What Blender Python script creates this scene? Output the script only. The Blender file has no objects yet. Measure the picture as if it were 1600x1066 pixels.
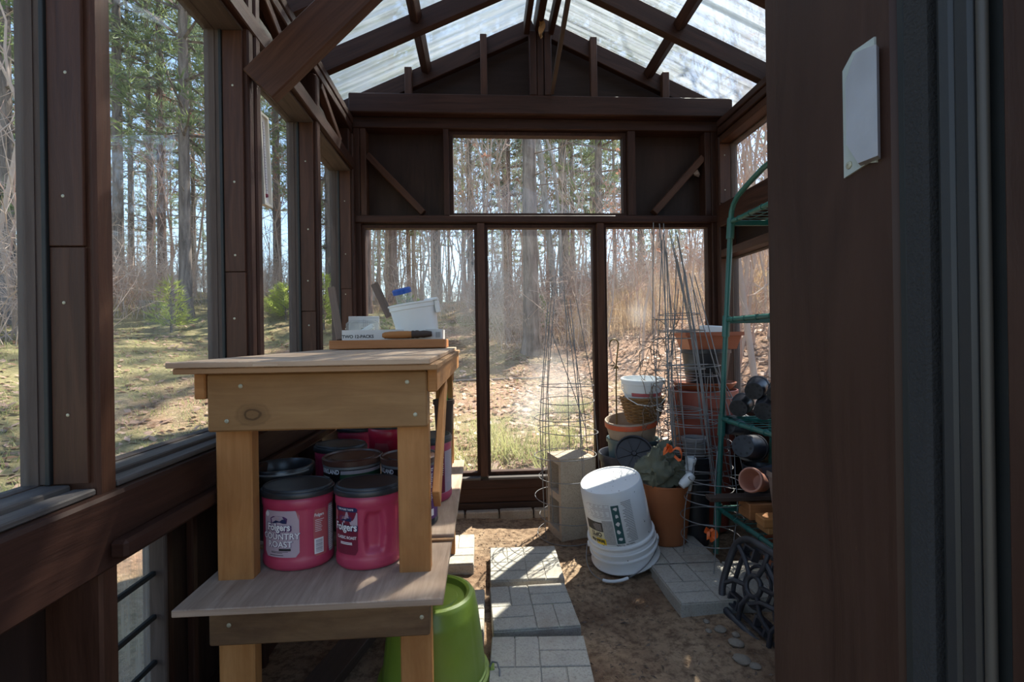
import bpy, math, random
from mathutils import Vector, Matrix, noise

scene = bpy.context.scene
col = scene.collection
PI = math.pi
R = math.radians

# ---------------------------------------------------------------- camera, sky, sun, exposure
cam = bpy.data.cameras.new('camera')
cam.sensor_width = 36.0
cam.lens = 36.0 * 770.0 / 1600.0
cam.clip_start = 0.02
cam.clip_end = 400
cam_ob = bpy.data.objects.new('camera', cam)
col.objects.link(cam_ob)
cam_ob.matrix_world = (Matrix.Translation((0, 0, 1.0)) @ Matrix.Rotation(-0.062, 4, 'Z')
                       @ Matrix.Rotation(PI / 2, 4, 'X') @ Matrix.Rotation(-0.015, 4, 'Z'))
scene.camera = cam_ob

SUN_DIR = Vector((0.335, 0.485, 0.808)).normalized()
world = bpy.data.worlds.new('sky')
scene.world = world
world.use_nodes = True
wn = world.node_tree
wn.nodes.clear()
w_out = wn.nodes.new('ShaderNodeOutputWorld')
w_bg = wn.nodes.new('ShaderNodeBackground')
w_sky = wn.nodes.new('ShaderNodeTexSky')
w_sky.sky_type = 'NISHITA'
w_sky.sun_disc = False
w_sky.sun_elevation = math.asin(SUN_DIR.z)
w_sky.sun_rotation = math.atan2(SUN_DIR.x, SUN_DIR.y)
w_sky.air_density = 1.0
w_sky.dust_density = 0.5
w_sky.ozone_density = 1.2
w_bg.inputs['Strength'].default_value = 0.21
wn.links.new(w_sky.outputs[0], w_bg.inputs['Color'])
wn.links.new(w_bg.outputs[0], w_out.inputs['Surface'])

sun = bpy.data.lights.new('sun', 'SUN')
sun.energy = 9.0
sun.angle = R(0.6)
sun.color = (1.0, 0.94, 0.84)
sun_ob = bpy.data.objects.new('sun', sun)
col.objects.link(sun_ob)
sun_ob.location = SUN_DIR * 60
sun_ob.rotation_euler = SUN_DIR.to_track_quat('Z', 'Y').to_euler()

vs = scene.view_settings
vs.view_transform = 'Standard'
vs.look = 'None'
vs.exposure = 0.90
vs.gamma = 1.0
vs.use_curve_mapping = False
scene.cycles.max_bounces = 10
scene.cycles.diffuse_bounces = 5
scene.cycles.transparent_max_bounces = 24
scene.cycles.sample_clamp_indirect = 8.0

# ---------------------------------------------------------------- materials
def nt(name):
    m = bpy.data.materials.new(name)
    m.use_nodes = True
    t = m.node_tree
    t.nodes.clear()
    return m, t

class G:
    """a little node-graph writer"""
    def __init__(s, t): s.t = t
    def n(s, kind, **kw):
        d = s.t.nodes.new('ShaderNode' + kind)
        for k, v in kw.items():
            if k.startswith('_'): setattr(d, k[1:], v)
            else:
                key = int(k[1:]) if k[0] == 'i' and k[1:].isdigit() else k.replace('__', ' ')
                s.put(d, key, v)
        return d
    def put(s, d, key, v):
        if isinstance(v, bpy.types.NodeSocket): s.t.links.new(v, d.inputs[key])
        else: d.inputs[key].default_value = v
    def coord(s, kind='Object'): return s.n('TexCoord').outputs[kind]
    def mapping(s, vec, scale=(1, 1, 1), loc=(0, 0, 0)):
        return s.n('Mapping', Vector=vec, Scale=scale, Location=loc).outputs[0]
    def noise(s, vec, scale, detail=4, rough=.55, dist=0.0, col=False):
        d = s.n('TexNoise', Vector=vec, Scale=scale, Detail=detail, Roughness=rough, Distortion=dist)
        return d.outputs[1 if col else 0]
    def ramp(s, fac, stops):
        d = s.n('ValToRGB', Fac=fac)
        e = d.color_ramp.elements
        while len(e) < len(stops): e.new(.5)
        for el, (p, c) in zip(e, stops):
            el.position = p
            el.color = (c, c, c, 1) if isinstance(c, (int, float)) else (*c, 1)
        return d.outputs[0]
    def mix(s, fac, a, b, mode='MIX'):
        d = s.t.nodes.new('ShaderNodeMix')
        d.data_type = 'RGBA'; d.blend_type = mode
        for k, v in ((0, fac), (6, a), (7, b)):
            if isinstance(v, tuple) and len(v) == 3: v = (*v, 1)
            s.put(d, k, v)
        return d.outputs[2]
    def math(s, op, a, b=0.0):
        d = s.n('Math', _operation=op)
        s.put(d, 0, a); s.put(d, 1, b)
        return d.outputs[0]
    def bump(s, h, strength=.3, dist=.002):
        return s.n('Bump', Height=h, Strength=strength, Distance=dist).outputs[0]
    def out(s, shader): s.t.links.new(shader, s.n('OutputMaterial').inputs['Surface'])
    def bsdf(s, color, rough=.5, metal=0.0, normal=None, spec=.5, **kw):
        d = s.n('BsdfPrincipled')
        s.put(d, 'Base Color', (*color, 1) if isinstance(color, tuple) else color)
        s.put(d, 'Roughness', rough); s.put(d, 'Metallic', metal); s.put(d, 'Specular IOR Level', spec)
        for k, v in kw.items(): s.put(d, k.replace('__', ' '), v)
        if normal is not None: s.put(d, 'Normal', normal)
        return d.outputs[0]

def scaled(c, k): return tuple(x * k for x in c)

def plain(name, c, rough=.5, metal=0.0, var=.25, scale=18.0, bump=.15, spec=.5, dust=0.0, dustc=(.35, .32, .28)):
    """a solid material with gentle procedural unevenness, optional dust"""
    m, t = nt(name); g = G(t)
    co = g.coord()
    n = g.noise(co, scale, 5, .6)
    colr = g.mix(n, scaled(c, 1 - var), scaled(c, 1 + var))
    if dust > 0:
        d = g.ramp(g.noise(co, scale * .6, 6, .65), [(.45, 0.0), (.75, 1.0)])
        colr = g.mix(g.math('MULTIPLY', d, dust), colr, dustc)
    r = g.math('ADD', g.math('MULTIPLY', n, .2), rough - .1)
    g.out(g.bsdf(colr, r, metal, g.bump(g.noise(co, scale * 5, 4), bump, .002), spec))
    return m

def timber(name, c1, c2, rough=.55, grain=22.0, bump=.35, stain=None, stain_amt=.5, knots=(), scuff=None, spec=.22):
    """wood whose grain runs along U of the board's own UV map"""
    m, t = nt(name); g = G(t)
    uv = g.coord('UV')
    warp = g.noise(g.mapping(uv, (1.2, 3, 1)), 1.0, 3)
    base = g.mapping(uv, (1.6, grain, 1))
    vec = g.n('VectorMath', _operation='ADD', i0=base,
              i1=g.n('CombineXYZ', Y=g.math('MULTIPLY', warp, 3.0)).outputs[0]).outputs[0]
    n1 = g.noise(vec, 1.6, 6, .62, .6)
    fine = g.noise(g.mapping(uv, (6, grain * 9, 1)), 1.0, 4, .6)
    f = g.math('ADD', g.math('MULTIPLY', n1, .75), g.math('MULTIPLY', fine, .25))
    colr = g.mix(g.ramp(f, [(.32, 0.0), (.68, 1.0)]), c1, c2)
    for (ku, kv, kr) in knots:
        off = g.n('VectorMath', _operation='SUBTRACT', i0=uv, i1=(ku, kv, 0)).outputs[0]
        off = g.mapping(off, (.85, 1, 0))
        d = g.math('DIVIDE', g.n('VectorMath', _operation='LENGTH', i0=off).outputs[1], kr)
        d2 = g.math('ADD', d, g.math('MULTIPLY', g.noise(uv, 30, 3), .35))
        rings = g.math('SINE', g.math('MULTIPLY', d2, 16.0))
        halo = g.ramp(d2, [(.55, 1.0), (1.0, .0)])
        colr = g.mix(g.math('MULTIPLY', halo, g.ramp(rings, [(.2, .45), (.9, .95)])), colr, scaled(c1, .38))
    if stain:
        sn = g.ramp(g.noise(g.mapping(uv, (3, 5, 1)), 1.3, 6, .65), [(.45, 0.0), (.7, stain_amt)])
        colr = g.mix(sn, colr, stain)
    if scuff:
        sc = g.ramp(g.noise(g.mapping(uv, (14, 22, 1)), 1.0, 8, .75), [(.66, 0.0), (.74, .7)])
        colr = g.mix(sc, colr, scuff)
    g.out(g.bsdf(colr, g.math('ADD', g.math('MULTIPLY', fine, .25), rough - .12), 0.0,
                 g.bump(g.math('ADD', f, g.math('MULTIPLY', n1, .4)), bump, .003), spec))
    return m

M = {}
M['brown'] = timber('dark_brown_stain', (.021, .0084, .0054), (.056, .0235, .0152), .55, scuff=(.15, .09, .065))
M['brown_warm'] = timber('warm_brown_stain', (.036, .0145, .0085), (.085, .038, .0225), .5)
M['brown_grey'] = timber('weathered_brown_frame', (.055, .040, .034), (.105, .080, .069), .7, scuff=(.24, .2, .17))
M['brown_jamb'] = timber('door_jamb_stain', (.026, .0115, .0080), (.050, .0245, .0170), .5, 12, scuff=(.22, .11, .05))
M['sill'] = timber('weathered_sill', (.055, .046, .042), (.130, .115, .105), .6, scuff=(.2, .18, .16))
M['plyside'] = timber('dark_plywood_siding', (.018, .0095, .0070), (.038, .020, .0145), .6, 16)
M['bench'] = timber('bench_pine', (.310, .128, .038), (.460, .220, .080), .55, 14, stain=(.20, .080, .026), stain_amt=.45)
M['apron'] = timber('bench_apron_pine', (.225, .118, .046), (.330, .185, .080), .55, 9, stain=(.17, .085, .036),
                    stain_amt=.4, knots=((.102, .050, .046),))
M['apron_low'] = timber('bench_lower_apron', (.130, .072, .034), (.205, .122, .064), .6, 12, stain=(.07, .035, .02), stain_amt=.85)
M['ply_top'] = timber('worn_plywood', (.330, .220, .145), (.600, .450, .325), .6, 16, stain=(.19, .11, .06), stain_amt=.35)
M['ply_edge'] = timber('plywood_edge', (.250, .130, .060), (.420, .250, .130), .7, 60, stain=(.09, .045, .025), stain_amt=.7)
M['ply_shelf'] = timber('worn_plywood_shelf', (.250, .170, .120), (.530, .400, .300), .6, 18, stain=(.20, .12, .07), stain_amt=.4)
M['red_board'] = timber('reddish_board', (.300, .115, .042), (.440, .190, .075), .55, 18)
M['old_and_sunlit_board'] = timber('old_and_sunlit_grey_brown', (.120, .085, .068), (.210, .155, .125), .7)
M['plank_dark'] = timber('dark_plank', (.045, .030, .024), (.085, .058, .046), .6)
M['block_wood'] = timber('orange_offcut', (.330, .130, .040), (.460, .210, .075), .6)

M['steel'] = plain('galvanised_wire', (.20, .20, .205), .5, .45, .2, 30)
M['screw'] = plain('screw_head', (.40, .39, .30), .45, .5, .15, 60)
M['chrome'] = plain('dull_chrome', (.50, .52, .58), .34, .6, .15, 25, .1)
M['plate_zinc'] = plain('zinc_plate', (.42, .46, .44), .5, .4, .2, 30)
M['gasket'] = plain('black_gasket', (.010, .012, .012), .65)
M['felt'] = plain('felt_strip', (.016, .016, .017), .9, 0, .4, 90, .8)
M['alu_dark'] = plain('dark_aluminium', (.020, .021, .023), .5, .2, .15, 6, .05)
M['alu_edge'] = plain('bare_aluminium_edge', (.045, .040, .034), .55, .1, .2, 8)

M['red_can'] = plain('red_plastic', (.420, .036, .088), .42, 0, .14, 8, .04, .5, .12, (.5, .2, .2))
M['red_can2'] = plain('bright_red_plastic', (.45, .014, .045), .36, 0, .12, 8, .04)
M['lid_black'] = plain('black_lid', (.020, .021, .024), .42, 0, .3, 12, .06, .5, .28, (.14, .135, .13))
M['lid_brown'] = plain('brown_lid', (.075, .030, .022), .36, 0, .25, 9, .05, .6, .35, (.3, .24, .2))
M['crock'] = plain('glossy_black_crock', (.012, .013, .016), .34, 0, .3, 6, .08, .8, .2, (.2, .2, .2))
M['can_black'] = plain('black_label_can', (.012, .012, .014), .3, 0, .2, 10, .03)
M['can_green'] = plain('green_label_band', (.015, .075, .040), .35, 0, .3, 16)
M['label_pale'] = plain('pale_label', (.44, .34, .385), .4, 0, .08, 6, .03)
M['label_pink'] = plain('rose_label', (.44, .10, .11), .4, 0, .1, 6, .03)
M['label_wine'] = plain('wine_label', (.17, .012, .035), .4, 0, .2, 6, .03)
M['label_navy'] = plain('navy_print', (.015, .025, .09), .4, 0, .2, 6, .03)
M['ink_white'] = plain('white_ink', (.74, .72, .72), .5, 0, .06, 10, .02)
M['ink_grey'] = plain('grey_ink', (.36, .33, .35), .5, 0, .1, 10, .02)
M['ink_black'] = plain('black_ink', (.018, .018, .020), .5, 0, .1, 10, .02)
M['ink_purple'] = plain('purple_ink', (.09, .03, .12), .5, 0, .1, 10, .02)

M['white_plastic'] = plain('white_plastic', (.74, .77, .78), .38, 0, .06, 6, .04)
M['bucket_white'] = plain('splattered_white_bucket', (.72, .73, .73), .4, 0, .05, 8, .05, .5, .10, (.3, .3, .28))
M['green_bucket'] = plain('lime_green_plastic', (.180, .255, .030), .36, 0, .15, 9, .06, .5, .10, (.4, .42, .3))
M['teal_label'] = plain('teal_print', (.030, .100, .105), .5, 0, .5, 40)
M['label_grey'] = plain('grey_speckled_print', (.40, .40, .40), .5, 0, .5, 160)
M['yellow_print'] = plain('yellow_print', (.72, .52, .03), .5, 0, .1)
M['cream_print'] = plain('cream_print', (.66, .62, .42), .5, 0, .1)
M['blue_lid'] = plain('blue_lid', (.012, .09, .42), .38, 0, .15)
M['carton'] = plain('white_carton', (.58, .57, .56), .6, 0, .08, 12)
M['terracotta'] = plain('terracotta_plastic', (.33, .092, .042), .45, 0, .18, 8, .05)
M['terra_front'] = plain('orange_terracotta', (.335, .110, .040), .5, 0, .2, 7, .06, .5, .12, (.4, .25, .15))
M['terra_dark'] = plain('brick_red_plastic', (.280, .062, .040), .42, 0, .2, 8, .05)
M['black_pot'] = plain('black_nursery_plastic', (.018, .019, .024), .4, 0, .3, 12, .06, .5, .18, (.16, .16, .17))
M['dark_blue_pot'] = plain('blue_black_plastic', (.022, .026, .040), .42, 0, .25, 12, .06, .5, .15, (.16, .16, .17))
M['tan_pot'] = plain('tan_clay', (.33, .25, .185), .6, 0, .2, 14, .1, .4, .2, (.45, .4, .34))
M['orange_band'] = plain('orange_glaze', (.47, .075, .020), .5, 0, .2)
M['teal_pot'] = plain('slate_teal_plastic', (.060, .105, .115), .42, 0, .2)
M['grey_pot'] = plain('grey_plastic_pot', (.23, .21, .20), .5, 0, .2)
M['brown_bowl'] = plain('brown_bowl', (.22, .150, .120), .45, 0, .2)
M['pink_clay'] = plain('pinkish_clay', (.48, .215, .145), .6, 0, .2)
M['wicker'] = plain('wicker_strand', (.220, .110, .036), .6, 0, .6, 60, .5)
M['cloth'] = plain('olive_cloth', (.105, .112, .080), .85, 0, .3, 10, .2)
M['ribbon'] = plain('orange_flagging_tape', (.85, .16, .03), .45, 0, .15)
M['rack_green'] = plain('green_enamel', (.010, .100, .084), .36, 0, .3, 10, .06, .5, .10, (.25, .25, .2))
M['tray'] = plain('dusty_black_tray', (.028, .028, .034), .5, 0, .35, 14, .1, .5, .22, (.2, .19, .2))
M['twig'] = plain('dry_twig', (.16, .115, .085), .8, 0, .4, 30)
M['hook'] = plain('rusty_hook', (.16, .105, .04), .5, .5, .4, 40)
M['curl'] = plain('dry_leaf_curl', (.36, .20, .08), .7, 0, .4, 30)
M['green_plastic'] = plain('green_plastic', (.06, .36, .05), .4)
M['thermo'] = plain('ivory_thermometer_case', (.62, .60, .52), .4, 0, .08)

def concrete(name, c, speck=.5):
    m, t = nt(name); g = G(t); co = g.coord()
    a = g.noise(co, 9, 6, .6); b = g.noise(co, 160, 4, .7)
    colr = g.mix(a, scaled(c, .72), scaled(c, 1.2))
    colr = g.mix(g.ramp(b, [(.36, speck), (.5, 0.0)]), colr, scaled(c, .35))
    dirt = g.ramp(g.noise(co, 5, 6, .7), [(.52, 0.0), (.72, .55)])
    colr = g.mix(dirt, colr, (.17, .115, .075))
    g.out(g.bsdf(colr, .92, 0, g.bump(b, .5, .003), .2))
    return m
M['paver'] = concrete('grey_concrete', (.42, .395, .345))
M['cinder'] = concrete('tan_cinder_block', (.42, .345, .265))
M['edging'] = concrete('edging_concrete', (.36, .31, .25))
M['stone'] = concrete('pebble_stone', (.24, .205, .165), .2)

def soil():
    m, t = nt('sandy_soil'); g = G(t); co = g.coord()
    a = g.noise(co, 2.6, 6, .6); b = g.noise(co, 34, 6, .7); c = g.noise(co, 170, 4, .7)
    colr = g.mix(g.ramp(a, [(.38, 0.0), (.62, 1.0)]), (.185, .115, .072), (.40, .285, .185))
    colr = g.mix(g.ramp(b, [(.38, .75), (.56, 0.0)]), colr, (.085, .050, .032))
    colr = g.mix(g.ramp(c, [(.62, 0.0), (.74, .7)]), colr, (.50, .40, .29))
    h = g.math('ADD', g.math('MULTIPLY', b, 1.0), g.math('MULTIPLY', c, .45))
    g.out(g.bsdf(colr, .95, 0, g.bump(h, .8, .012), .15))
    return m
M['soil'] = soil()

def outdoor_ground():
    m, t = nt('lawn_and_leaf_ground'); g = G(t)
    co = g.coord()
    sep = g.n('SeparateXYZ', Vector=co).outputs
    big = g.noise(co, .45, 6, .62); mid = g.noise(co, 3.2, 6, .68); fine = g.noise(co, 26, 6, .75); leaf = g.noise(co, 11, 7, .78)
    grass = g.mix(mid, (.20, .185, .075), (.41, .34, .20))
    grass = g.mix(g.ramp(fine, [(.40, .55), (.58, 0.0)]), grass, (.10, .095, .040))
    litter = g.mix(leaf, (.150, .080, .048), (.52, .33, .225))
    litter = g.mix(g.ramp(fine, [(.56, 0.0), (.68, .75)]), litter, (.66, .50, .40))
    litter = g.mix(g.ramp(fine, [(.36, .8), (.48, 0.0)]), litter, (.050, .030, .020))
    side = g.math('ADD', g.math('MULTIPLY', sep[0], .10), g.math('MULTIPLY', g.math('SUBTRACT', big, .5), 3.2))
    side = g.math('ADD', side, .62)
    f = g.ramp(side, [(.25, 0.0), (.75, 1.0)])
    colr = g.mix(f, grass, litter)
    g.out(g.bsdf(colr, .95, 0, g.bump(g.math('ADD', fine, leaf), .9, .03), .1))
    return m
M['ground'] = outdoor_ground()

def thin_reflect(g, base, graze):
    """reflectance of a thin sheet, the same from both faces"""
    f = g.n('LayerWeight', Blend=.5).outputs['Facing']
    return g.math('ADD', g.math('MULTIPLY', g.math('POWER', f, 4.0), graze), base)

def glass(name, dirt=.04, patches=()):
    """window glass: clear with a weak reflection and a film of dust; patches = smears (centre, radius, strength) in object space"""
    m, t = nt(name); g = G(t); co = g.coord()
    film = g.math('MULTIPLY', g.ramp(g.noise(co, 3.5, 7, .7), [(.35, 0.15), (.8, 1.0)]), dirt)
    specks = g.ramp(g.noise(co, 120, 3, .5), [(.70, 0.0), (.76, .25)])
    film = g.math('ADD', film, specks)
    for c, r, k in patches:
        d = g.n('VectorMath', _operation='DISTANCE', i0=co, i1=c).outputs[1]
        d = g.math('ADD', g.math('DIVIDE', d, r), g.math('MULTIPLY', g.math('SUBTRACT', g.noise(co, 14, 6, .7), .5), 1.0))
        film = g.math('ADD', film, g.ramp(d, [(.2, k), (1.0, 0.0)]))
    fr = thin_reflect(g, .018, .7)
    clear = g.n('MixShader', Fac=fr, i1=g.n('BsdfTransparent', Color=(.97, .985, .975, 1)).outputs[0],
                i2=g.n('BsdfGlossy', Roughness=.02).outputs[0]).outputs[0]
    dust = g.n('MixShader', Fac=.55, i1=g.n('BsdfDiffuse', Color=(.75, .75, .74, 1)).outputs[0],
               i2=g.n('BsdfTranslucent', Color=(.8, .8, .78, 1)).outputs[0]).outputs[0]
    g.out(g.n('MixShader', Fac=film, i1=clear, i2=dust).outputs[0])
    return m
M['glass'] = glass('window_glass', .035)
M['glass_hazy'] = glass('hazy_window_glass', .06)
M['glass_smear'] = glass('smeared_window_glass', .06, (((.42, 2.85, .74), .22, .20), ((.27, 2.85, .60), .14, .16)))
M['glass_right'] = glass('dusty_window_glass', .07, (((.93, 2.85, 1.15), .09, .10),))
M['clear_plastic'] = glass('clear_plastic', .36)

def roofing():
    m, t = nt('corrugated_clear_plastic'); g = G(t); co = g.coord('UV')
    streak = g.noise(g.mapping(co, (1.2, 26, 1)), 1.0, 7, .68)
    blot = g.noise(g.mapping(co, (4, 9, 1)), 1.0, 6, .7)
    fine = g.noise(g.mapping(co, (.5, 95, 1)), 1.0, 5, .6)
    streak = g.math('ADD', g.math('MULTIPLY', streak, .65), g.math('MULTIPLY', fine, .35))
    film = g.math('ADD', g.ramp(streak, [(.40, .20), (.62, .85)]), g.ramp(blot, [(.5, 0.0), (.8, .18)]))
    fr = thin_reflect(g, .03, .5)
    clear = g.n('MixShader', Fac=fr, i1=g.n('BsdfTransparent', Color=(.93, .97, .96, 1)).outputs[0],
                i2=g.n('BsdfGlossy', Roughness=.12).outputs[0]).outputs[0]
    dust = g.n('MixShader', Fac=.8, i1=g.n('BsdfDiffuse', Color=(.34, .37, .38, 1)).outputs[0],
               i2=g.n('BsdfTranslucent', Color=(.25, .275, .285, 1)).outputs[0]).outputs[0]
    blur = g.n('BsdfRefraction', Color=(.90, .95, .95, 1), Roughness=.32, IOR=1.12).outputs[0]
    clear = g.n('MixShader', Fac=.62, i1=clear, i2=blur).outputs[0]
    g.out(g.n('MixShader', Fac=film, i1=clear, i2=dust).outputs[0])
    return m
M['roofing'] = roofing()

def ribbed():
    m, t = nt('ribbed_cloudy_glazing'); g = G(t); co = g.coord()
    f = g.ramp(g.noise(g.mapping(co, (1, 40, 3)), 1.0, 4), [(.3, .12), (.7, .5)])
    g.out(g.n('MixShader', Fac=f, i1=g.n('BsdfTransparent', Color=(.9, .9, .85, 1)).outputs[0],
              i2=g.n('BsdfTranslucent', Color=(.6, .58, .5, 1)).outputs[0]).outputs[0])
    return m
M['ribbed'] = ribbed()

def bark(name, c1, c2, sc=9):
    m, t = nt(name); g = G(t); co = g.coord()
    n = g.noise(g.mapping(co, (1, 1, .16)), sc, 6, .68, .5)
    colr = g.mix(g.ramp(n, [(.36, 0.0), (.64, 1.0)]), c1, c2)
    g.out(g.bsdf(colr, .95, 0, g.bump(n, .9, .03), .1))
    return m
M['bark'] = bark('pine_bark', (.085, .070, .062), (.27, .225, .20))
M['bark_red'] = bark('red_pine_bark', (.085, .055, .045), (.26, .17, .14))
M['bark_grey'] = bark('grey_hardwood_bark', (.16, .145, .13), (.40, .365, .33), 14)

def leafy(name, c1, c2, trans=.35, glow=(.5, .6, .2)):
    m, t = nt(name); g = G(t); co = g.coord()
    colr = g.mix(g.ramp(g.noise(co, 1.3, 4, .6), [(.35, 0.0), (.65, 1.0)]), c1, c2)
    g.out(g.n('MixShader', Fac=trans, i1=g.bsdf(colr, .6, spec=.3),
              i2=g.n('BsdfTranslucent', Color=g.mix(.25, colr, glow) if glow else colr).outputs[0]).outputs[0])
    return m
M['needle'] = leafy('pine_needles', (.085, .135, .060), (.22, .28, .115))
M['needle_blue'] = leafy('blue_green_needles', (.075, .115, .085), (.19, .24, .15))
M['needle_bright'] = leafy('young_pine_needles', (.32, .40, .07), (.60, .64, .16), .5)
M['spruce'] = leafy('spruce_needles', (.13, .20, .06), (.30, .36, .13), .35)
M['rust_leaf'] = leafy('rusty_clinging_leaves', (.24, .115, .080), (.40, .22, .165), .4, None)
M['brush'] = plain('grey_tan_brush', (.44, .345, .285), .9, 0, .35, 3)
M['brush_red'] = plain('reddish_brush', (.42, .265, .205), .9, 0, .35, 3)
M['straw'] = leafy('dry_straw_grass', (.40, .27, .15), (.62, .45, .28), .4, None)
M['turf'] = leafy('spring_turf', (.23, .25, .085), (.46, .42, .21), .35)
M['litter'] = leafy('leaf_litter', (.24, .14, .09), (.60, .42, .32), .3, None)

# ---------------------------------------------------------------- mesh writing
rng = random.Random(7)

class MB:
    def __init__(s): s.v = []; s.f = []; s.m = []; s.uv = []
    def add(s, v, f, mi=0, uv=None):
        o = len(s.v)
        s.v.extend(tuple(p) for p in v)
        for i, q in enumerate(f):
            s.f.append(tuple(k + o for k in q)); s.m.append(mi)
            s.uv.append(uv[i] if uv else None)
        return s
    def cbox(s, mat4, hx, hy, hz, ch=.002, mi=0, uvo=None):
        """chamfered box with half sizes, placed by a matrix; grain along its longest side"""
        h = (hx, hy, hz); ch = min(ch, min(h) * .45)
        vid = {}; vs_ = []
        for sx in (-1, 1):
            for sy in (-1, 1):
                for sz in (-1, 1):
                    sg = (sx, sy, sz)
                    for a in range(3):
                        vid[(sg, a)] = len(vs_)
                        vs_.append(Vector([sg[k] * (h[k] - (0 if k == a else ch)) for k in range(3)]))
        fs = []
        for a in range(3):
            b, c = (a + 1) % 3, (a + 2) % 3
            for sa in (-1, 1):
                q = []
                for (sb, sc) in ((-1, -1), (1, -1), (1, 1), (-1, 1)):
                    g = [0, 0, 0]; g[a] = sa; g[b] = sb; g[c] = sc
                    q.append(vid[(tuple(g), a)])
                fs.append(q)
            for sb in (-1, 1):
                for sc in (-1, 1):
                    q = []
                    for sa, w in ((-1, b), (1, b), (1, c), (-1, c)):
                        g = [0, 0, 0]; g[a] = sa; g[b] = sb; g[c] = sc
                        q.append(vid[(tuple(g), w)])
                    fs.append(q)
        for sx in (-1, 1):
            for sy in (-1, 1):
                for sz in (-1, 1):
                    fs.append([vid[((sx, sy, sz), a)] for a in range(3)])
        L = max(range(3), key=lambda k: h[k]); P, Q = [k for k in range(3) if k != L]
        if uvo is None: uvo = (rng.uniform(0, 9), rng.uniform(0, 9))
        uvs = []; out = []
        for q in fs:
            c = sum((vs_[i] for i in q), Vector()) / len(q)
            n = (vs_[q[1]] - vs_[q[0]]).cross(vs_[q[2]] - vs_[q[0]])
            if n.dot(c) < 0: q = q[::-1]
            out.append(q)
            if abs(n.normalized()[L]) > .9:
                uvs.append([(vs_[i][P] * .3 + uvo[0], vs_[i][Q] + uvo[1]) for i in q])
            else:
                uvs.append([(vs_[i][L] + h[L] + uvo[0], vs_[i][P] + h[P] + (vs_[i][Q] + h[Q]) * 1.3 + uvo[1]) for i in q])
        flip = mat4.determinant() < 0
        s.add([mat4 @ p for p in vs_], [q[::-1] for q in out] if flip else out, mi, [u[::-1] for u in uvs] if flip else uvs)
        return s
    def box(s, x0, x1, y0, y1, z0, z1, ch=.002, mi=0, uvo=None):
        return s.cbox(Matrix.Translation(((x0 + x1) / 2, (y0 + y1) / 2, (z0 + z1) / 2)),
                      abs(x1 - x0) / 2, abs(y1 - y0) / 2, abs(z1 - z0) / 2, ch, mi, uvo)
    def bar(s, p0, p1, w, h, up=(0, 0, 1), ch=.002, mi=0):
        """board from p0 to p1; w across, h along 'up'"""
        p0 = Vector(p0); p1 = Vector(p1); d = (p1 - p0); l = d.length; d.normalize()
        u = Vector(up); side = d.cross(u)
        if side.length < 1e-4: side = d.cross(Vector((1, 0, 0)))
        side.normalize(); u = side.cross(d)
        m4 = Matrix(((d.x, side.x, u.x, 0), (d.y, side.y, u.y, 0), (d.z, side.z, u.z, 0), (0, 0, 0, 1)))
        m4.translation = (p0 + p1) / 2
        return s.cbox(m4, l / 2, w / 2, h / 2, ch, mi)
    def lathe(s, prof, seg=32, c=(0, 0, 0), sx=1.0, sy=1.0, mi=0, mis=None, disp=None):
        """profile of (r, z) turned round Z; r = 0 closes; disp(theta, z, r) -> r"""
        rows = []; vs_ = []
        for (r, z) in prof:
            if r < 1e-6:
                rows.append([len(vs_)]); vs_.append((c[0], c[1], c[2] + z))
            else:
                row = []
                for k in range(seg):
                    t = 2 * PI * k / seg
                    rr = disp(t, z, r) if disp else r
                    row.append(len(vs_)); vs_.append((c[0] + rr * sx * math.cos(t), c[1] + rr * sy * math.sin(t), c[2] + z))
                rows.append(row)
        for i in range(len(rows) - 1):
            a, b = rows[i], rows[i + 1]; fs = []
            if len(a) == 1 and len(b) == 1: continue
            for k in range(seg):
                k2 = (k + 1) % seg
                if len(a) == 1: fs.append((a[0], b[k2], b[k]))
                elif len(b) == 1: fs.append((a[k], a[k2], b[0]))
                else: fs.append((a[k], a[k2], b[k2], b[k]))
            o = len(s.v)
            for q in fs:
                s.f.append(tuple(x + o for x in q)); s.m.append(mis[i] if mis else mi); s.uv.append(None)
        s.v.extend(vs_)
        return s
    def tube(s, pts, r, seg=6, closed=False, mi=0, r1=None, cap=True):
        pts = [Vector(p) for p in pts]; n = len(pts); rings = []
        up = None
        for i, p in enumerate(pts):
            if closed: d = pts[(i + 1) % n] - pts[i - 1]
            else: d = pts[min(i + 1, n - 1)] - pts[max(i - 1, 0)]
            if d.length < 1e-9: d = Vector((0, 0, 1))
            d.normalize()
            if up is None:
                up = Vector((0, 0, 1)) if abs(d.z) < .9 else Vector((1, 0, 0))
            side = d.cross(up)
            if side.length < 1e-5: side = d.orthogonal()
            side.normalize(); up = side.cross(d).normalized()
            rr = r if r1 is None else r + (r1 - r) * i / max(1, n - 1)
            rings.append([p + (side * math.cos(2 * PI * k / seg) + up * math.sin(2 * PI * k / seg)) * rr for k in range(seg)])
        v = [q for ring in rings for q in ring]; f = []
        for i in range(n if closed else n - 1):
            j = (i + 1) % n
            for k in range(seg):
                k2 = (k + 1) % seg
                f.append((i * seg + k, j * seg + k, j * seg + k2, i * seg + k2))
        if not closed and cap and seg > 2:
            f.append(tuple(range(seg))); f.append(tuple((n - 1) * seg + k for k in range(seg))[::-1])
        return s.add(v, f, mi)
    def ring(s, c, r, wire, n=36, seg=6, tilt=(0, 0), sx=1, sy=1, mi=0):
        return s.tube([(c[0] + r * sx * math.cos(2 * PI * k / n), c[1] + r * sy * math.sin(2 * PI * k / n),
                        c[2] + r * (tilt[0] * math.cos(2 * PI * k / n) + tilt[1] * math.sin(2 * PI * k / n))) for k in range(n)],
                      wire, seg, True, mi)
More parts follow.
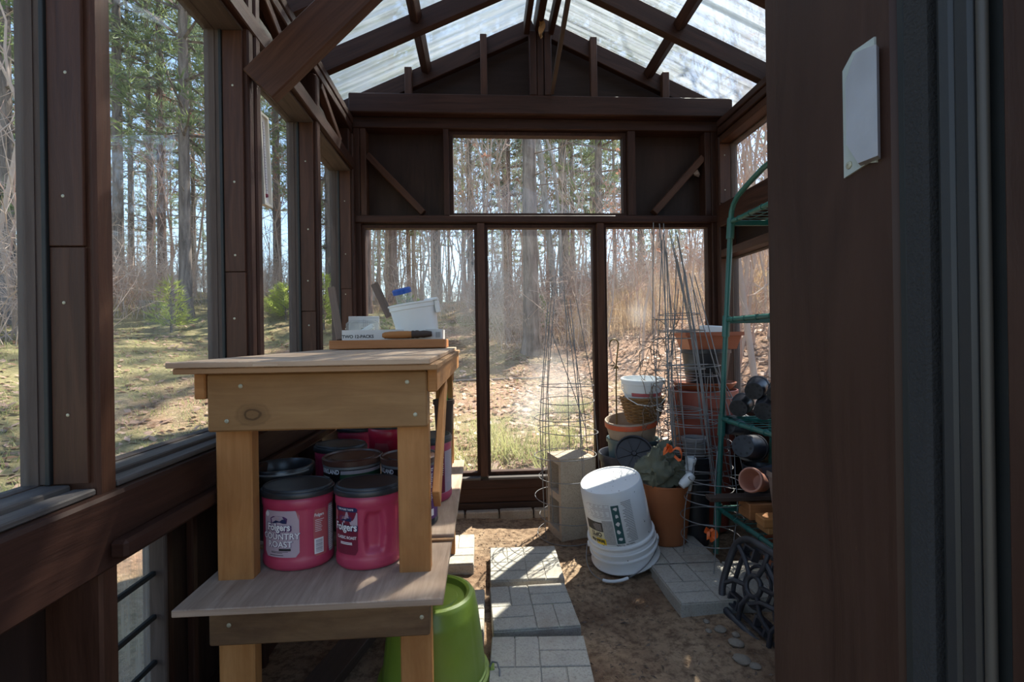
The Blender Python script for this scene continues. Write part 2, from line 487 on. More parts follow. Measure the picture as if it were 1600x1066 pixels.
    def prism(s, poly, t, mat4=Matrix(), mi=0):
        """flat outline in local XY (counter-clockwise) with thickness t along +Z"""
        n = len(poly)
        v = [mat4 @ Vector((x, y, 0)) for x, y in poly] + [mat4 @ Vector((x, y, t)) for x, y in poly]
        f = [tuple(range(n))[::-1], tuple(range(n, 2 * n))] + [(i, (i + 1) % n, n + (i + 1) % n, n + i) for i in range(n)]
        uv = [[(v[k].x + v[k].y * .3, v[k].z + v[k].y) for k in q] for q in f]
        return s.add(v, f, mi, uv)
    def cells(s, us, ws, solid, t, mat4=Matrix(), mi=0):
        """grid of solid / empty cells in local XY made into one block of thickness t (frames, blocks with holes)"""
        nu, nw = len(us) - 1, len(ws) - 1
        vid = {}; v = []; f = []
        def V(i, j, k):
            if (i, j, k) not in vid:
                vid[(i, j, k)] = len(v); v.append(mat4 @ Vector((us[i], ws[j], t * k)))
            return vid[(i, j, k)]
        S = lambda i, j: 0 <= i < nu and 0 <= j < nw and solid[j][i]
        for j in range(nw):
            for i in range(nu):
                if not S(i, j): continue
                f.append((V(i, j, 0), V(i, j + 1, 0), V(i + 1, j + 1, 0), V(i + 1, j, 0)))
                f.append((V(i, j, 1), V(i + 1, j, 1), V(i + 1, j + 1, 1), V(i, j + 1, 1)))
                if not S(i - 1, j): f.append((V(i, j, 0), V(i, j, 1), V(i, j + 1, 1), V(i, j + 1, 0)))
                if not S(i + 1, j): f.append((V(i + 1, j, 0), V(i + 1, j + 1, 0), V(i + 1, j + 1, 1), V(i + 1, j, 1)))
                if not S(i, j - 1): f.append((V(i, j, 0), V(i + 1, j, 0), V(i + 1, j, 1), V(i, j, 1)))
                if not S(i, j + 1): f.append((V(i, j + 1, 0), V(i, j + 1, 1), V(i + 1, j + 1, 1), V(i + 1, j + 1, 0)))
        uv = [[(v[k].z, v[k].x + v[k].y) for k in q] for q in f]
        return s.add(v, f, mi, uv)
    def mesh(s, name, mats, smooth=None):
        me = bpy.data.meshes.new(name)
        me.from_pydata(s.v, [], s.f)
        for m in (mats if isinstance(mats, (list, tuple)) else [mats]):
            me.materials.append(M[m] if isinstance(m, str) else m)
        if any(s.m): me.polygons.foreach_set('material_index', s.m)
        if any(u is not None for u in s.uv):
            lay = me.uv_layers.new(name='UVMap'); flat = []
            for q, u in zip(s.f, s.uv):
                for k in range(len(q)): flat.extend(u[k] if u else (0.0, 0.0))
            lay.data.foreach_set('uv', flat)
        me.update()
        if smooth is not None:
            me.polygons.foreach_set('use_smooth', [True] * len(me.polygons))
            me.set_sharp_from_angle(angle=R(smooth))
        return me
    def build(s, name, mats, parent=None, smooth=None, kind=None, label=None, loc=None):
        o = bpy.data.objects.new(name, s.mesh(name, mats, smooth))
        col.objects.link(o)
        if parent is not None: o.parent = parent
        if loc is not None: o.location = loc
        if kind: o['kind'] = kind
        elif name in FINE: o['kind'] = 'stuff'
        if label: o['label'] = label
        return o
FINE = ('lettering', 'small_print', 'print', 'script', 'barcode', 'sun_rays')

def tag(o, label, cat, group=None, kind=None):
    o['label'] = label; o['category'] = cat
    if group: o['group'] = group
    if kind: o['kind'] = kind
    return o

def thing(name, label, cat, loc=(0, 0, 0), rz=0.0, group=None):
    o = bpy.data.objects.new(name, None); col.objects.link(o)
    o.empty_display_size = .05
    o.location = loc; o.rotation_euler = (0, 0, rz)
    return tag(o, label, cat, group)

def struct(name):
    o = bpy.data.objects.new(name, None); col.objects.link(o)
    o.empty_display_size = .05
    o['kind'] = 'structure'
    return o

KIDS = {}
def copy_tree(o, parent=None):
    c = o.copy(); col.objects.link(c)
    if parent is not None: c.parent = parent
    for ch in KIDS.get(o.name) or [k for k in bpy.data.objects if k.parent == o]:
        copy_tree(ch, c)
    return c

def put(mesh, name, parent=None, loc=(0, 0, 0), rz=0.0, scale=None, rot=None):
    """one more object that shares a mesh"""
    o = bpy.data.objects.new(name, mesh); col.objects.link(o)
    if parent is not None: o.parent = parent
    o.location = loc; o.rotation_euler = rot or (0, 0, rz)
    if scale is not None: o.scale = scale if isinstance(scale, (tuple, list)) else (scale,) * 3
    return o

_font_cache = {}
def letters(text, size=1.0, bold=0.0):
    """flat mesh data of a line of lettering, centred, in local XY"""
    key = (text, bold)
    if key not in _font_cache:
        cu = bpy.data.curves.new('lettering', 'FONT')
        cu.body = text; cu.size = 1.0; cu.offset = bold; cu.align_x = 'CENTER'; cu.align_y = 'CENTER'
        cu.resolution_u = 3
        ob = bpy.data.objects.new('lettering', cu); col.objects.link(ob)
        me = bpy.data.meshes.new_from_object(ob.evaluated_get(bpy.context.evaluated_depsgraph_get()))
        _font_cache[key] = ([tuple(v.co) for v in me.vertices], [tuple(p.vertices) for p in me.polygons])
        bpy.data.objects.remove(ob); bpy.data.curves.remove(cu); bpy.data.meshes.remove(me)
    v, f = _font_cache[key]
    return [(x * size, y * size) for x, y, z in v], f

def screws(parent, pts, axis=(0, -1, 0), r=.0045, mat='screw'):
    a = Vector(axis).normalized()
    q = a.to_track_quat('Z', 'Y').to_matrix().to_4x4()
    if 'screw' not in SCREW:
        b = MB().lathe([(0, 0), (1, 0), (.95, .18), (.55, .35), (.2, .36), (.2, .2), (0, .2)], 10)
        SCREW['screw'] = b.mesh('screw', mat, 40)
    for p in pts:
        o = put(SCREW['screw'], 'screw', parent)
        o.matrix_local = Matrix.Translation(p) @ q @ Matrix.Diagonal((r, r, r, 1))
SCREW = {}

# ================================================================ terrain outside
def ground_z(x, y):
    f = max(0.0, y - 3.0)
    h = .10 + (.040 * f ** 1.6 if f < 12 else .040 * 12 ** 1.6 + (f - 12) * .055)
    l = max(0.0, -x - 1.2)
    h += (.13 * l if l < 7 else .91 + (l - 7) * .01) * (1.0 if y < 6 else 6.0 / y)
    r = max(0.0, x - 1.9)
    if y > -2: h += (.30 * r if r < 6 else 1.8 + (r - 6) * .06) * min(1, (y + 2) / 3) * (1.0 if y < 8 else 8.0 / y)
    if y < 0: h *= max(.15, 1 + y * .12)
    d = math.hypot(max(0, -.8 - x, x - 1.46), max(0, .25 - y, y - 2.88))
    h += noise.noise((x * .45, y * .45, 3.1)) * .16 * min(1, d / 2.5) + noise.noise((x * 1.7, y * 1.7, 7)) * .035 * min(1, d)
    return h

def spread(a, b, n, p=1.9):
    return [a + (b - a) * (k / n) ** p for k in range(n + 1)]
xs = sorted(set([-.80 - t for t in spread(0, 62, 62)] + [-.80 + 2.26 * k / 10 for k in range(11)] + [1.46 + t for t in spread(0, 62, 58)]))
ys = sorted(set([.25 - t for t in spread(0, 16, 18)] + [.25 + 2.63 * k / 10 for k in range(11)] + [2.88 + t for t in spread(0, 85, 80)]))
b = MB(); W = len(xs)
vv = [(x, y, ground_z(x, y)) for y in ys for x in xs]
ff = []
for j in range(len(ys) - 1):
    for i in range(W - 1):
        cx, cy = (xs[i] + xs[i + 1]) / 2, (ys[j] + ys[j + 1]) / 2
        if -.80 < cx < 1.46 and .25 < cy < 2.88: continue
        ff.append((j * W + i, j * W + i + 1, (j + 1) * W + i + 1, (j + 1) * W + i))
b.add(vv, ff)
terrain = b.build('ground', 'ground', smooth=60, kind='structure')

# ================================================================ dirt floor inside
def floor_z(x, y):
    z = noise.noise((x * 2.2, y * 2.2, 1)) * .016 + noise.noise((x * 8, y * 8, 4)) * .006 - .004
    z -= .030 * math.exp(-((x - .52) ** 2 + (y - 1.80) ** 2) / .05)
    if y > 2.55: z += (y - 2.55) * .08
    return z
b = MB(); nx, ny = 130, 190
vv = [(-.80 + 2.26 * i / nx, -.6 + 3.48 * j / ny, floor_z(-.80 + 2.26 * i / nx, -.6 + 3.48 * j / ny) + rng.uniform(-.0015, .0015))
      for j in range(ny + 1) for i in range(nx + 1)]
b.add(vv, [(j * (nx + 1) + i, j * (nx + 1) + i + 1, (j + 1) * (nx + 1) + i + 1, (j + 1) * (nx + 1) + i) for j in range(ny) for i in range(nx)])
floor_ob = b.build('floor', 'soil', smooth=60, kind='structure')

WN = [0]
def window(wall_axis, a0, a1, z0, z1, plane, border=.022, depth=.045, mat='glass', frame='brown', offset=.02):
    """framed pane: wall_axis 'y' = lies in a plane of constant Y (spans X), 'x' = plane of constant X (spans Y)"""
    WN[0] += 1
    w = struct('window_%d' % WN[0])
    if wall_axis == 'y': m4 = Matrix(((1, 0, 0, 0), (0, 0, 1, plane - depth + offset), (0, 1, 0, 0), (0, 0, 0, 1)))
    else:
        s = -1 if plane < .3 else 1
        m4 = Matrix(((0, 0, s, plane - s * (depth - offset)), (1, 0, 0, 0), (0, 1, 0, 0), (0, 0, 0, 1)))
    us = [a0 - border, a0, a1, a1 + border]; ws = [z0 - border, z0, z1, z1 + border]
    sol = [[1, 1, 1], [1, 0, 1], [1, 1, 1]]
    MB().cells(us, ws, sol, depth, m4).build('frame', frame, w)
    p = MB()
    if wall_axis == 'y': p.box(a0 - .005, a1 + .005, plane - .002, plane + .002, z0 - .005, z1 + .005, .0005)
    else: p.box(plane - .002, plane + .002, a0 - .005, a1 + .005, z0 - .005, z1 + .005, .0005)
    p.build('pane', mat, w)
    return w

def board(parent, name, x0, x1, y0, y1, z0, z1, mat='brown', ch=.003):
    return MB().box(x0, x1, y0, y1, z0, z1, ch).build(name, mat, parent)
def beam(parent, name, p0, p1, w, h, mat='brown', up=(0, 0, 1)):
    return MB().bar(p0, p1, w, h, up, .003).build(name, mat, parent)

RX, RZ, SL = .345, 2.865, .46            # ridge line and roof slope
def roof_z(x): return RZ - SL * abs(x - RX)

# ================================================================ back wall
bw = struct('wall_back')
window('y', -.645, -.033, .252, 1.648, 2.85, .018, .05, 'glass', 'brown')
window('y', .044, .652, .254, 1.649, 2.85, .018, .05, 'glass_smear', 'brown')
window('y', .731, 1.337, .256, 1.652, 2.85, .018, .05, 'glass_right', 'brown')
window('y', -.146, .836, 1.733, 2.180, 2.85, .020, .05, 'glass', 'brown')
board(bw, 'mullion', -.015, .027, 2.790, 2.885, .235, 1.672, 'brown_warm')
board(bw, 'mullion', .671, .712, 2.790, 2.885, .235, 1.672, 'brown_warm')
board(bw, 'post', -.700, -.664, 2.800, 2.90, 0, 2.26, 'brown')
board(bw, 'post', 1.356, 1.400, 2.800, 2.90, 0, 2.26, 'brown')
board(bw, 'corner_post', -.745, -.702, 2.760, 2.90, 0, 2.30, 'brown')
board(bw, 'corner_post', 1.402, 1.445, 2.760, 2.90, 0, 2.30, 'brown')
board(bw, 'rail', -.700, 1.402, 2.785, 2.89, 1.673, 1.712, 'brown')
board(bw, 'header', -.700, 1.402, 2.790, 2.89, 2.204, 2.262, 'brown')
board(bw, 'top_beam', -.705, 1.455, 2.735, 2.80, 2.264, 2.371, 'brown', .005)
board(bw, 'stud', -.199, -.153 - .014, 2.795, 2.88, 1.714, 2.204)
board(bw, 'stud', .859, .905, 2.795, 2.88, 1.714, 2.204)
board(bw, 'stud', -.662, -.630, 2.800, 2.88, 1.714, 2.204, 'brown_warm')
board(bw, 'stud', 1.318, 1.354, 2.800, 2.88, 1.714, 2.204)
board(bw, 'panel', -.700, -.17, 2.880, 2.892, 1.714, 2.30, 'plyside', .001)
board(bw, 'panel', .86, 1.402, 2.880, 2.892, 1.714, 2.30, 'plyside', .001)
beam(bw, 'brace', (-.628, 2.835, 2.062), (-.318, 2.835, 1.735), .05, .036, 'brown_warm', (1, 0, 1))
beam(bw, 'brace', (1.316, 2.835, 2.062), (1.020, 2.835, 1.738), .05, .040, 'brown_warm', (-1, 0, 1))
board(bw, 'sill', -.664, -.015, 2.775, 2.835, .218, .233, 'sill')
board(bw, 'sill', .027, .671, 2.775, 2.835, .218, .233, 'sill')
board(bw, 'sill', .712, 1.356, 2.775, 2.835, .218, .233, 'sill')
board(bw, 'sill_beam', -.700, 1.402, 2.790, 2.90, .165, .217, 'brown')
board(bw, 'base_board', -.700, 1.402, 2.805, 2.90, .085, .164, 'brown')
board(bw, 'base_board', -.700, 1.402, 2.797, 2.90, -.04, .083, 'plyside')
# gable
poly = [(-.76, 2.29), (1.45, 2.29), (1.45, roof_z(1.45) - .03), (RX, RZ - .03), (-.76, roof_z(-.76) - .03)]
MB().prism(poly, .012, Matrix(((1, 0, 0, 0), (0, 0, 1, 2.872), (0, 1, 0, 0), (0, 0, 0, 1)))).build('gable_panel', 'plyside', bw)
for x0, x1 in ((-.403, -.363), (.017, .055), (.640, .678), (1.054, 1.094)):
    board(bw, 'gable_stud', x0, x1, 2.752, 2.790, 2.372, roof_z((x0 + x1) / 2) - .004, 'brown_warm')
for k in range(3):
    board(bw, 'king_post', .291 + .0425 * k, .331 + .0425 * k, 2.738 + .006 * (k == 1), 2.80, 2.372, 2.735, 'brown', .004)
screws(bw, [(x, 2.826, z) for z in (.55, 1.0, 1.5) for x in (-.655, -.026, .036, .661, .722, 1.347)] +
       [(x, 2.826, 1.658) for x in (-.4, .2, .5, 1.0)], r=.0035)
# concrete edging bricks along its foot
for k in range(11):
    MB().box(-.68 + .192 * k + rng.uniform(-.002, .002), -.68 + .192 * k + .186, 2.752 + rng.uniform(-.004, .004), 2.796,
             -.03, .052 + rng.uniform(-.003, .003), .006).build('brick', 'edging', bw)

# ================================================================ left wall
lw = struct('wall_left')
POSTS = ((.370, .415), (.932, .976), (1.535, 1.570), (1.574, 1.610), (2.160, 2.205), (2.757, 2.80))
for y0, y1 in POSTS:
    board(lw, 'post', -.790, -.690 + (.004 if y0 == 1.574 else 0), y0, y1, -.02, 2.16, 'brown' if y0 > 1 else 'brown_warm', .005)
BAYS = ((.415, .932), (.976, 1.535), (1.610, 2.160), (2.205, 2.757))
for k, (y0, y1) in enumerate(BAYS):
    window('x', y0 + .012, y1 - .012, .757, 1.945, -.802, .010, .03, 'glass_hazy' if k < 2 else 'glass', 'brown_grey', .012)
    board(lw, 'jamb', -.800, -.772, y1 - .010, y1 - .001, .757, 1.946, 'brown_grey', .001)
    board(lw, 'glazing_strip', -.772, -.764, y1 - .014, y1 - .001, .757, 1.946, 'gasket', .001)
    split = (1.18, 1.22, 1.14, 1.30)[k]
    board(lw, 'jamb', -.763, -.704, y1 - .008, y1 - .001, .757, split - .001, 'brown_warm', .001)
    board(lw, 'jamb', -.763, -.705, y1 - .009, y1 - .001, split + .001, 1.946, 'brown_warm', .001)
    board(lw, 'jamb', -.800, -.704, y0 + .001, y0 + .009, .757, 1.946, 'brown_warm', .001)
    screws(lw, [(-.735 + rng.uniform(-.006, .006), y1 - .0085, z) for z in (.88, 1.08, 1.27, 1.49, 1.78)], r=.0035 if k else .003)
    board(lw, 'head_jamb', -.800, -.704, y0 + .001, y1 - .001, 1.946, 1.955, 'brown_grey', .001)
    beam(lw, 'sill', (-.768, y0 + .004, .748), (-.768, y1 - .004, .748), .066, .014, 'sill')
    beam(lw, 'sill', (-.712, y0 + .004, .741), (-.712, y1 - .004, .741), .040, .012, 'sill')
board(lw, 'top_rail', -.790, -.684, .37, 2.756, 1.956, 2.018, 'brown', .004)
board(lw, 'top_plate', -.775, -.690, .30, 2.757, 2.165, 2.205, 'brown', .004)
board(lw, 'top_plate', -.775, -.686, .30, 2.757, 2.207, 2.248, 'brown', .004)
for y in (.39, .955, 1.57, 2.18, 2.73):
    board(lw, 'cripple_stud', -.775, -.700, y - .02, y + .02, 2.018, 2.165, 'brown')
for y in (1.66, 2.24):
    beam(lw, 'brace', (-.705, y, 2.150), (-.705, y + .30, 2.022), .03, .036, 'brown_warm')
board(lw, 'siding', -.822, -.810, .30, 2.90, 1.95, 2.33, 'plyside', .001)
board(lw, 'sill_beam', -.735, -.672, .37, 2.756, .598, .734, 'brown', .006)
board(lw, 'ledger_strip', -.672, -.640, .925, 2.20, .618, .652, 'brown', .006)
for y0, y1 in ((.37, .936), (1.205, 1.36), (1.362, 1.60), (1.602, 2.10), (2.102, 2.80)):
    board(lw, 'siding', -.800, -.788, y0, y1, -.05, .62, 'plyside', .001)
for y in (1.26, 1.365):
    board(lw, 'batten', -.788, -.770, y - .012, y + .012, -.02, .60, 'brown')
board(lw, 'bottom_plate', -.79, -.70, .978, 2.756, -.03, .045, 'brown')
WN[0] += 1
w5 = struct('window_%d' % WN[0])
b = MB(); n = 26
vv = []; ff = []
for i in range(n * 2 + 1):
    y = .978 + .212 * i / (2 * n)
    vv += [(-.775 + .003 * (i % 2), y, .0), (-.775 + .003 * (i % 2), y, .60)]
ff = [(2 * i, 2 * i + 2, 2 * i + 3, 2 * i + 1) for i in range(2 * n)]
b.add(vv, ff).build('ribbed_pane', 'ribbed', w5)
for z in (.475, .375, .27, .16):
    board(w5, 'crossbar', -.770, -.758, .976, 1.190, z - .006, z + .006, 'gasket')
board(w5, 'side_frame', -.785, -.740, 1.190, 1.202, 0, .60, 'brown_grey')

# ================================================================ right wall
rw = struct('wall_right')
for y0, y1 in ((.415, .46), (.932, .976), (1.535, 1.61), (2.160, 2.205), (2.757, 2.80)):
    board(rw, 'post', 1.380, 1.480, y0, y1, -.02, 2.16, 'brown', .005)
for k, (y0, y1) in enumerate(((.46, .932), (.976, 1.535), (1.610, 2.160), (2.205, 2.757))):
    window('x', y0 + .012, y1 - .012, 1.775, 2.115, 1.470, .010, .03, 'glass_hazy', 'brown_grey', .012)
    window('x', y0 + .012, y1 - .012, .640, 1.455, 1.470, .010, .03, 'glass', 'brown_grey', .012)
    for z0, z1 in ((1.775, 2.115), (.64, 1.455)):
        board(rw, 'jamb', 1.446, 1.468, y1 - .010, y1 - .001, z0, z1, 'old_and_sunlit_board' if z0 < 1 else 'brown_grey', .001)  # lower strip takes a paler wood: its sunlight is put into the colour
        board(rw, 'jamb', 1.382, 1.444, y1 - .008, y1 - .001, z0, z1, 'brown_warm', .001)
    board(rw, 'head_jamb', 1.384, 1.468, y0 + .001, y1 - .001, 1.462, 1.505, 'brown_warm', .002)
    board(rw, 'head_jamb', 1.384, 1.468, y0 + .001, y1 - .001, 2.122, 2.160, 'brown_warm', .002)
    board(rw, 'sill', 1.376, 1.468, y0 + .001, y1 - .001, .612, .632, 'sill')
    screws(rw, [(1.41, y1 - .0085, z) for z in (.9, 1.15, 1.35, 1.85, 2.05)], r=.0035)
board(rw, 'mid_rail', 1.375, 1.480, .42, 2.756, 1.635, 1.765, 'brown', .004)
board(rw, 'top_plate', 1.372, 1.470, .30, 2.757, 2.165, 2.205, 'brown', .004)
board(rw, 'top_plate', 1.366, 1.470, .30, 2.757, 2.207, 2.246, 'brown', .004)
board(rw, 'siding', 1.490, 1.502, .30, 2.90, 1.500, 1.770, 'plyside', .001)
board(rw, 'siding', 1.490, 1.502, .30, 2.90, 2.120, 2.34, 'plyside', .001)
board(rw, 'siding', 1.480, 1.492, .30, 2.90, -.05, .62, 'plyside', .001)
board(rw, 'sill_beam', 1.372, 1.440, .42, 2.756, .50, .611, 'brown', .006)

# ================================================================ front wall with the doorway the camera stands in
fw = struct('wall_front')
board(fw, 'panel', .300, 1.50, .315, .327, -.05, 2.33, 'plyside', .001)
board(fw, 'panel', .300, 1.40, .418, .430, -.02, 2.33, 'plyside', .001)
board(fw, 'panel', -.82, -.655, .315, .327, -.05, 2.33, 'plyside', .001)
board(fw, 'header', -.80, 1.45, .33, .42, 2.20, 2.32, 'brown')
d1 = struct('door_1')
board(d1, 'jamb', .260, .298, .2927, .4325, -.02, 2.195, 'brown_jamb', .003)
board(d1, 'jamb', -.655, -.62, .30, .43, -.02, 2.195, 'brown_jamb', .003)
board(d1, 'weather_strip', .2605, .285, .2852, .2920, -.02, 2.19, 'gasket', .002)
board(d1, 'felt_strip', .2575, .285, .2690, .2845, -.02, 2.19, 'felt', .002)
board(d1, 'door_channel', .2640, .300, .2630, .2688, -.02, 2.19, 'gasket', .001)
b = MB()                                  # rolled aluminium frame of the storm door
prof = [(.2596, .2628), (.2585, .2610), (.2590, .2560), (.2602, .2540), (.2590, .2520), (.2585, .2450), (.2602, .2432), (.2590, .2415)]
prof = [(.300, .2628)] + prof + [(.300, .2415)]
b.prism([(x, y) for x, y in prof][::-1], 2.21, Matrix.Translation((0, 0, -.02)))
b.build('storm_door_frame', 'alu_dark', d1)
b = MB().tube([(.2602, .2385, -.02), (.2602, .2385, 2.19)], .0026, 10)
b.build('frame_edge', 'alu_edge', d1, 60)
board(d1, 'frame_edge', .266, .30, .2315, .2412, -.02, 2.19, 'gasket', .001)
board(d1, 'outer_trim', .2600, .300, .190, .2300, -.02, 2.19, 'brown_jamb', .002)
b = MB()                                  # strike plate let into the jamb, with its raised lip
m4 = Matrix(((0, 0, -1, .2602), (1, 0, 0, 0), (0, 1, 0, 0), (0, 0, 0, 1)))
b.prism([(.3060, 1.1130), (.3131, 1.1150), (.3345, 1.1120), (.3345, 1.1880), (.3245, 1.1960), (.3060, 1.1950)][::-1], .0016, m4)
sp = b.build('strike_plate', 'plate_zinc', d1)
b = MB()
out = [(.2985, 1.1140), (.3150, 1.1150), (.3255, 1.1320), (.3255, 1.1760), (.3165, 1.1910), (.2985, 1.1860)]
n = len(out)
v = [(.2588, y + .004, z) for y, z in out]
v += [(.2536, y, 1.1535 + (z - 1.1535) * .985) for y, z in out]
b.add(v, [tuple(range(n, 2 * n))] + [(i, (i + 1) % n, n + (i + 1) % n, n + i) for i in range(n)])
b.build('strike_lip', 'chrome', sp)
screws(sp, [(.2584, .3292, 1.1195)], (-1, 0, 0), .0028)

# ================================================================ roof
cl = struct('ceiling')
for side in (-1, 1):
    for y in (2.775, 2.37, 1.96, 1.55, 1.14, .73, .34):
        x1 = -.74 if side < 0 else 1.43
        yy = y if y < 2.7 else 2.81
        p0 = Vector((RX + side * .02, yy, roof_z(RX + side * .02) - .060)); p1 = Vector((x1, yy, roof_z(x1) - .060))
        MB().bar(p0, p1, .042, .092, (0, 0, 1), .003).build('rafter', 'brown', cl)
    px = -.285 if side < 0 else .985
    for y0, y1 in ((.362, .708), (.752, 1.118), (1.162, 1.528), (1.572, 1.938), (1.982, 2.348), (2.392, 2.788)):
        MB().bar((px, y0, roof_z(px) - .042), (px, y1, roof_z(px) - .042), .042, .05, (-side * SL, 0, 1), .003).build('purlin', 'brown', cl)
board(cl, 'ridge_board', .326, .364, .32, 2.83, 2.738, 2.850, 'brown')
board(cl, 'ridge_cleat', .262, .292, .32, 2.75, 2.715, 2.795, 'brown')
board(cl, 'ridge_cleat', .402, .430, .32, 2.75, 2.715, 2.790, 'brown')
beam(cl, 'prop_stick', (.412, 2.722, 2.376), (.432, 1.98, 2.700), .022, .026, 'plank_dark')
for side in (-1, 1):                      # corrugated sheets, ridges running down the slope, lapped
    x1 = -.86 if side < 0 else 1.56
    for k, (y0, y1) in enumerate(((.20, .90), (.86, 1.56), (1.52, 2.22), (2.18, 2.98))):
        b = MB(); N = int((y1 - y0) / .0075); vv = []; uv = []
        L = math.hypot(x1 - RX, (x1 - RX) * SL)
        for i in range(N + 1):
            y = y0 + (y1 - y0) * i / N
            dz = .0032 * math.sin(2 * PI * y / .076) + .002 * (k % 2)
            for t in (0, .25, .5, .75, 1):
                x = RX + (x1 - RX) * t
                vv.append((x, y, roof_z(x) + .0015 + dz)); uv.append((L * t + side, y))
        ff = [(i * 5 + j, i * 5 + j + 1, i * 5 + j + 6, i * 5 + j + 5) for i in range(N) for j in range(4)]
        b.add(vv, ff, 0, [[uv[q] for q in f] for f in ff]).build('roof_sheet', 'roofing', cl, 80)
# big knee brace crossing the upper left corner
tr = struct('trim_1')
MB().bar((-.662, 1.545, 1.786), (-.142, 1.545, 2.306), .040, .122, (1, 0, -1), .004).build('knee_brace', 'brown_warm', tr)

t = thing('cobweb_scrap', 'curl of dry brown leaf hanging under the roof ridge above the king post', 'leaf', (.35, 2.66, 2.74))
b = MB(); vv = []; ff = []
for i in range(9):
    z = -.012 * i; w = .012 * (1 - abs(i - 3) / 7)
    for j in range(4): vv.append(((j - 1.5) * w + .006 * math.sin(i * .8), .010 * math.sin(i * .9 + j * 1.2), z))
ff = [(i * 4 + j, i * 4 + j + 1, i * 4 + j + 5, i * 4 + j + 4) for i in range(8) for j in range(3)]
b.add(vv, ff).build('leaf_blade', 'curl', t, 60)
t.name = 'dry_leaf'

# ================================================================ workbench
wb = thing('workbench', 'pine and plywood workbench with a knotty front board and lower shelf along the window wall', 'workbench', (-.38, 1.175, 0))
def wbx(name, x0, x1, y0, y1, z0, z1, mat, ch=.003, uvo=None):
    o = MB().box(x0 + .38, x1 + .38, y0 - 1.175, y1 - 1.175, z0, z1, ch, 0, uvo).build(name, mat, wb); return o
for x0, x1 in ((-.635, -.552), (-.208, -.132)):
    for y0, y1 in ((1.214, 1.254), (2.22, 2.26)):
        wbx('leg', x0, x1, y0, y1, .046 if x0 > -.3 and y0 > 2 else -.01, .932, 'bench')
wbx('apron', -.632, -.130, 1.174, 1.2125, .800, .934, 'apron', .004, (0, 0))
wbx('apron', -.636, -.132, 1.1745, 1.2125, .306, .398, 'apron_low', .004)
wbx('apron', -.632, -.130, 2.262, 2.30, .82, .934, 'bench')
wbx('side_rail', -.662, -.636, 1.176, 2.29, .876, .936, 'bench')
wbx('side_rail', -.129, -.106, 1.176, 2.29, .882, .950, 'bench')
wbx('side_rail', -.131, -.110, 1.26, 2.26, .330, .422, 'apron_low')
MB().bar((.38 - .120, .085, .60), (.38 - .120, .40, .885), .018, .07, (0, -1, 1)).build('brace', 'bench', wb)
for (x0, x1, ya, dz, m, h) in ((-.672, -.100, 1.116, .944, 'ply_edge', .013), (-.684, -.116, 1.110, .9575, 'ply_top', .0125)):
    MB().bar(((x0 + x1) / 2 + .38, ya - 1.175, dz), ((x0 + x1) / 2 + .38, 2.30 - 1.175, dz + .012), x1 - x0, h, (0, 0, 1), .0015).build('tabletop_sheet', m, wb)
MB().box(-.500 + .38, -.445 + .38, -.0658, -.048, .952, .958, .001).build('chipped_ply', 'ply_top', wb)
wbx('shelf', -.664, -.092, 1.085, 1.70, .424, .440, 'ply_shelf', .002)
wbx('shelf', -.664, -.086, 1.405, 2.28, .4405, .456, 'ply_shelf', .002)
wbx('shelf_batten', -.664, -.086, 1.39, 1.404, .4405, .447, 'ply_edge', .001)
screws(wb, [(x + .38, -.0015, z) for x, z in ((-.556, .905), (-.588, .825), (-.176, .907), (-.158, .830), (-.590, .355), (-.150, .352))], r=.0052)

tag(MB().box(-.622, -.152, 2.055, 2.295, .977, 1.013, .003).build('board', 'red_board'),
    'reddish thick board lying on the far end of the workbench under the white carton', 'board')
# --- white carton tray with print
t = thing('carton_tray', 'shallow white carton tray with black print on the reddish board', 'carton', (-.375, 2.19, 1.0135))
us = [-.208, -.204, .204, .208]; ws = [-.085, -.081, .081, .085]
b = MB().cells(us, ws, [[1, 1, 1], [1, 0, 1], [1, 1, 1]], .042)
b.build('tray_wall', 'carton', t)
MB().box(-.2035, .2035, -.0805, .0805, .0002, .003, .0005).build('tray_floor', 'carton', t)
def flat_text(b, text, size, m4, bold=.02, mi=0):
    v, f = letters(text, size, bold)
    return b.add([m4 @ Vector((x, y, 0)) for x, y in v], f, mi)
face = Matrix(((1, 0, 0, 0), (0, 0, 1, -.0856), (0, 1, 0, 0), (0, 0, 0, 1)))
b = MB()
flat_text(b, 'TWO 12-PACKS', .0185, face @ Matrix.Translation((-.142, .014, 0)), .03)
flat_text(b, 'FOUR 6-PACKS', .0185, face @ Matrix.Translation((.030, .010, 0)), .03)
b.build('lettering', 'ink_black', t)
b = MB()
for k in range(5): b.box(.183 + .004 * k, .1845 + .004 * k, -.0858, -.0852, .006, .030, .0001)
b.build('barcode', 'ink_black', t, kind='stuff')

# --- tub in the carton with a jar and a stick in it
def tilted(loc, axis, front=(0, -1, 0)):
    """matrix whose Z is axis and whose -Y looks towards 'front'"""
    z = Vector(axis).normalized(); f = Vector(front)
    y = -(f - z * f.dot(z)).normalized(); x = y.cross(z)
    m = Matrix((x, y, z)).transposed().to_4x4(); m.translation = loc
    return m
t = thing('plastic_tub', 'milky white plastic tub tilted in the carton tray, holding a jar and stick', 'tub')
t.matrix_world = tilted((-.275, 2.185, 1.030), (-.15, -.06, .985))
b = MB().lathe([(0, 0), (.080, 0), (.088, .006), (.1005, .118), (.1045, .120), (.1045, .136), (.1085, .138), (.1085, .144),
                (.105, .145), (.1025, .138), (.098, .118), (.085, .010), (0, .008)], 48)
b.build('body', 'white_plastic', t, 40)
b = MB().box(.055, .112, -.058, .03, .140, .152, .004)
b.build('spout_flap', 'white_plastic', t)
MB().box(.095, .113, -.05, .02, .085, .141, .004).build('side_grip', 'white_plastic', t)
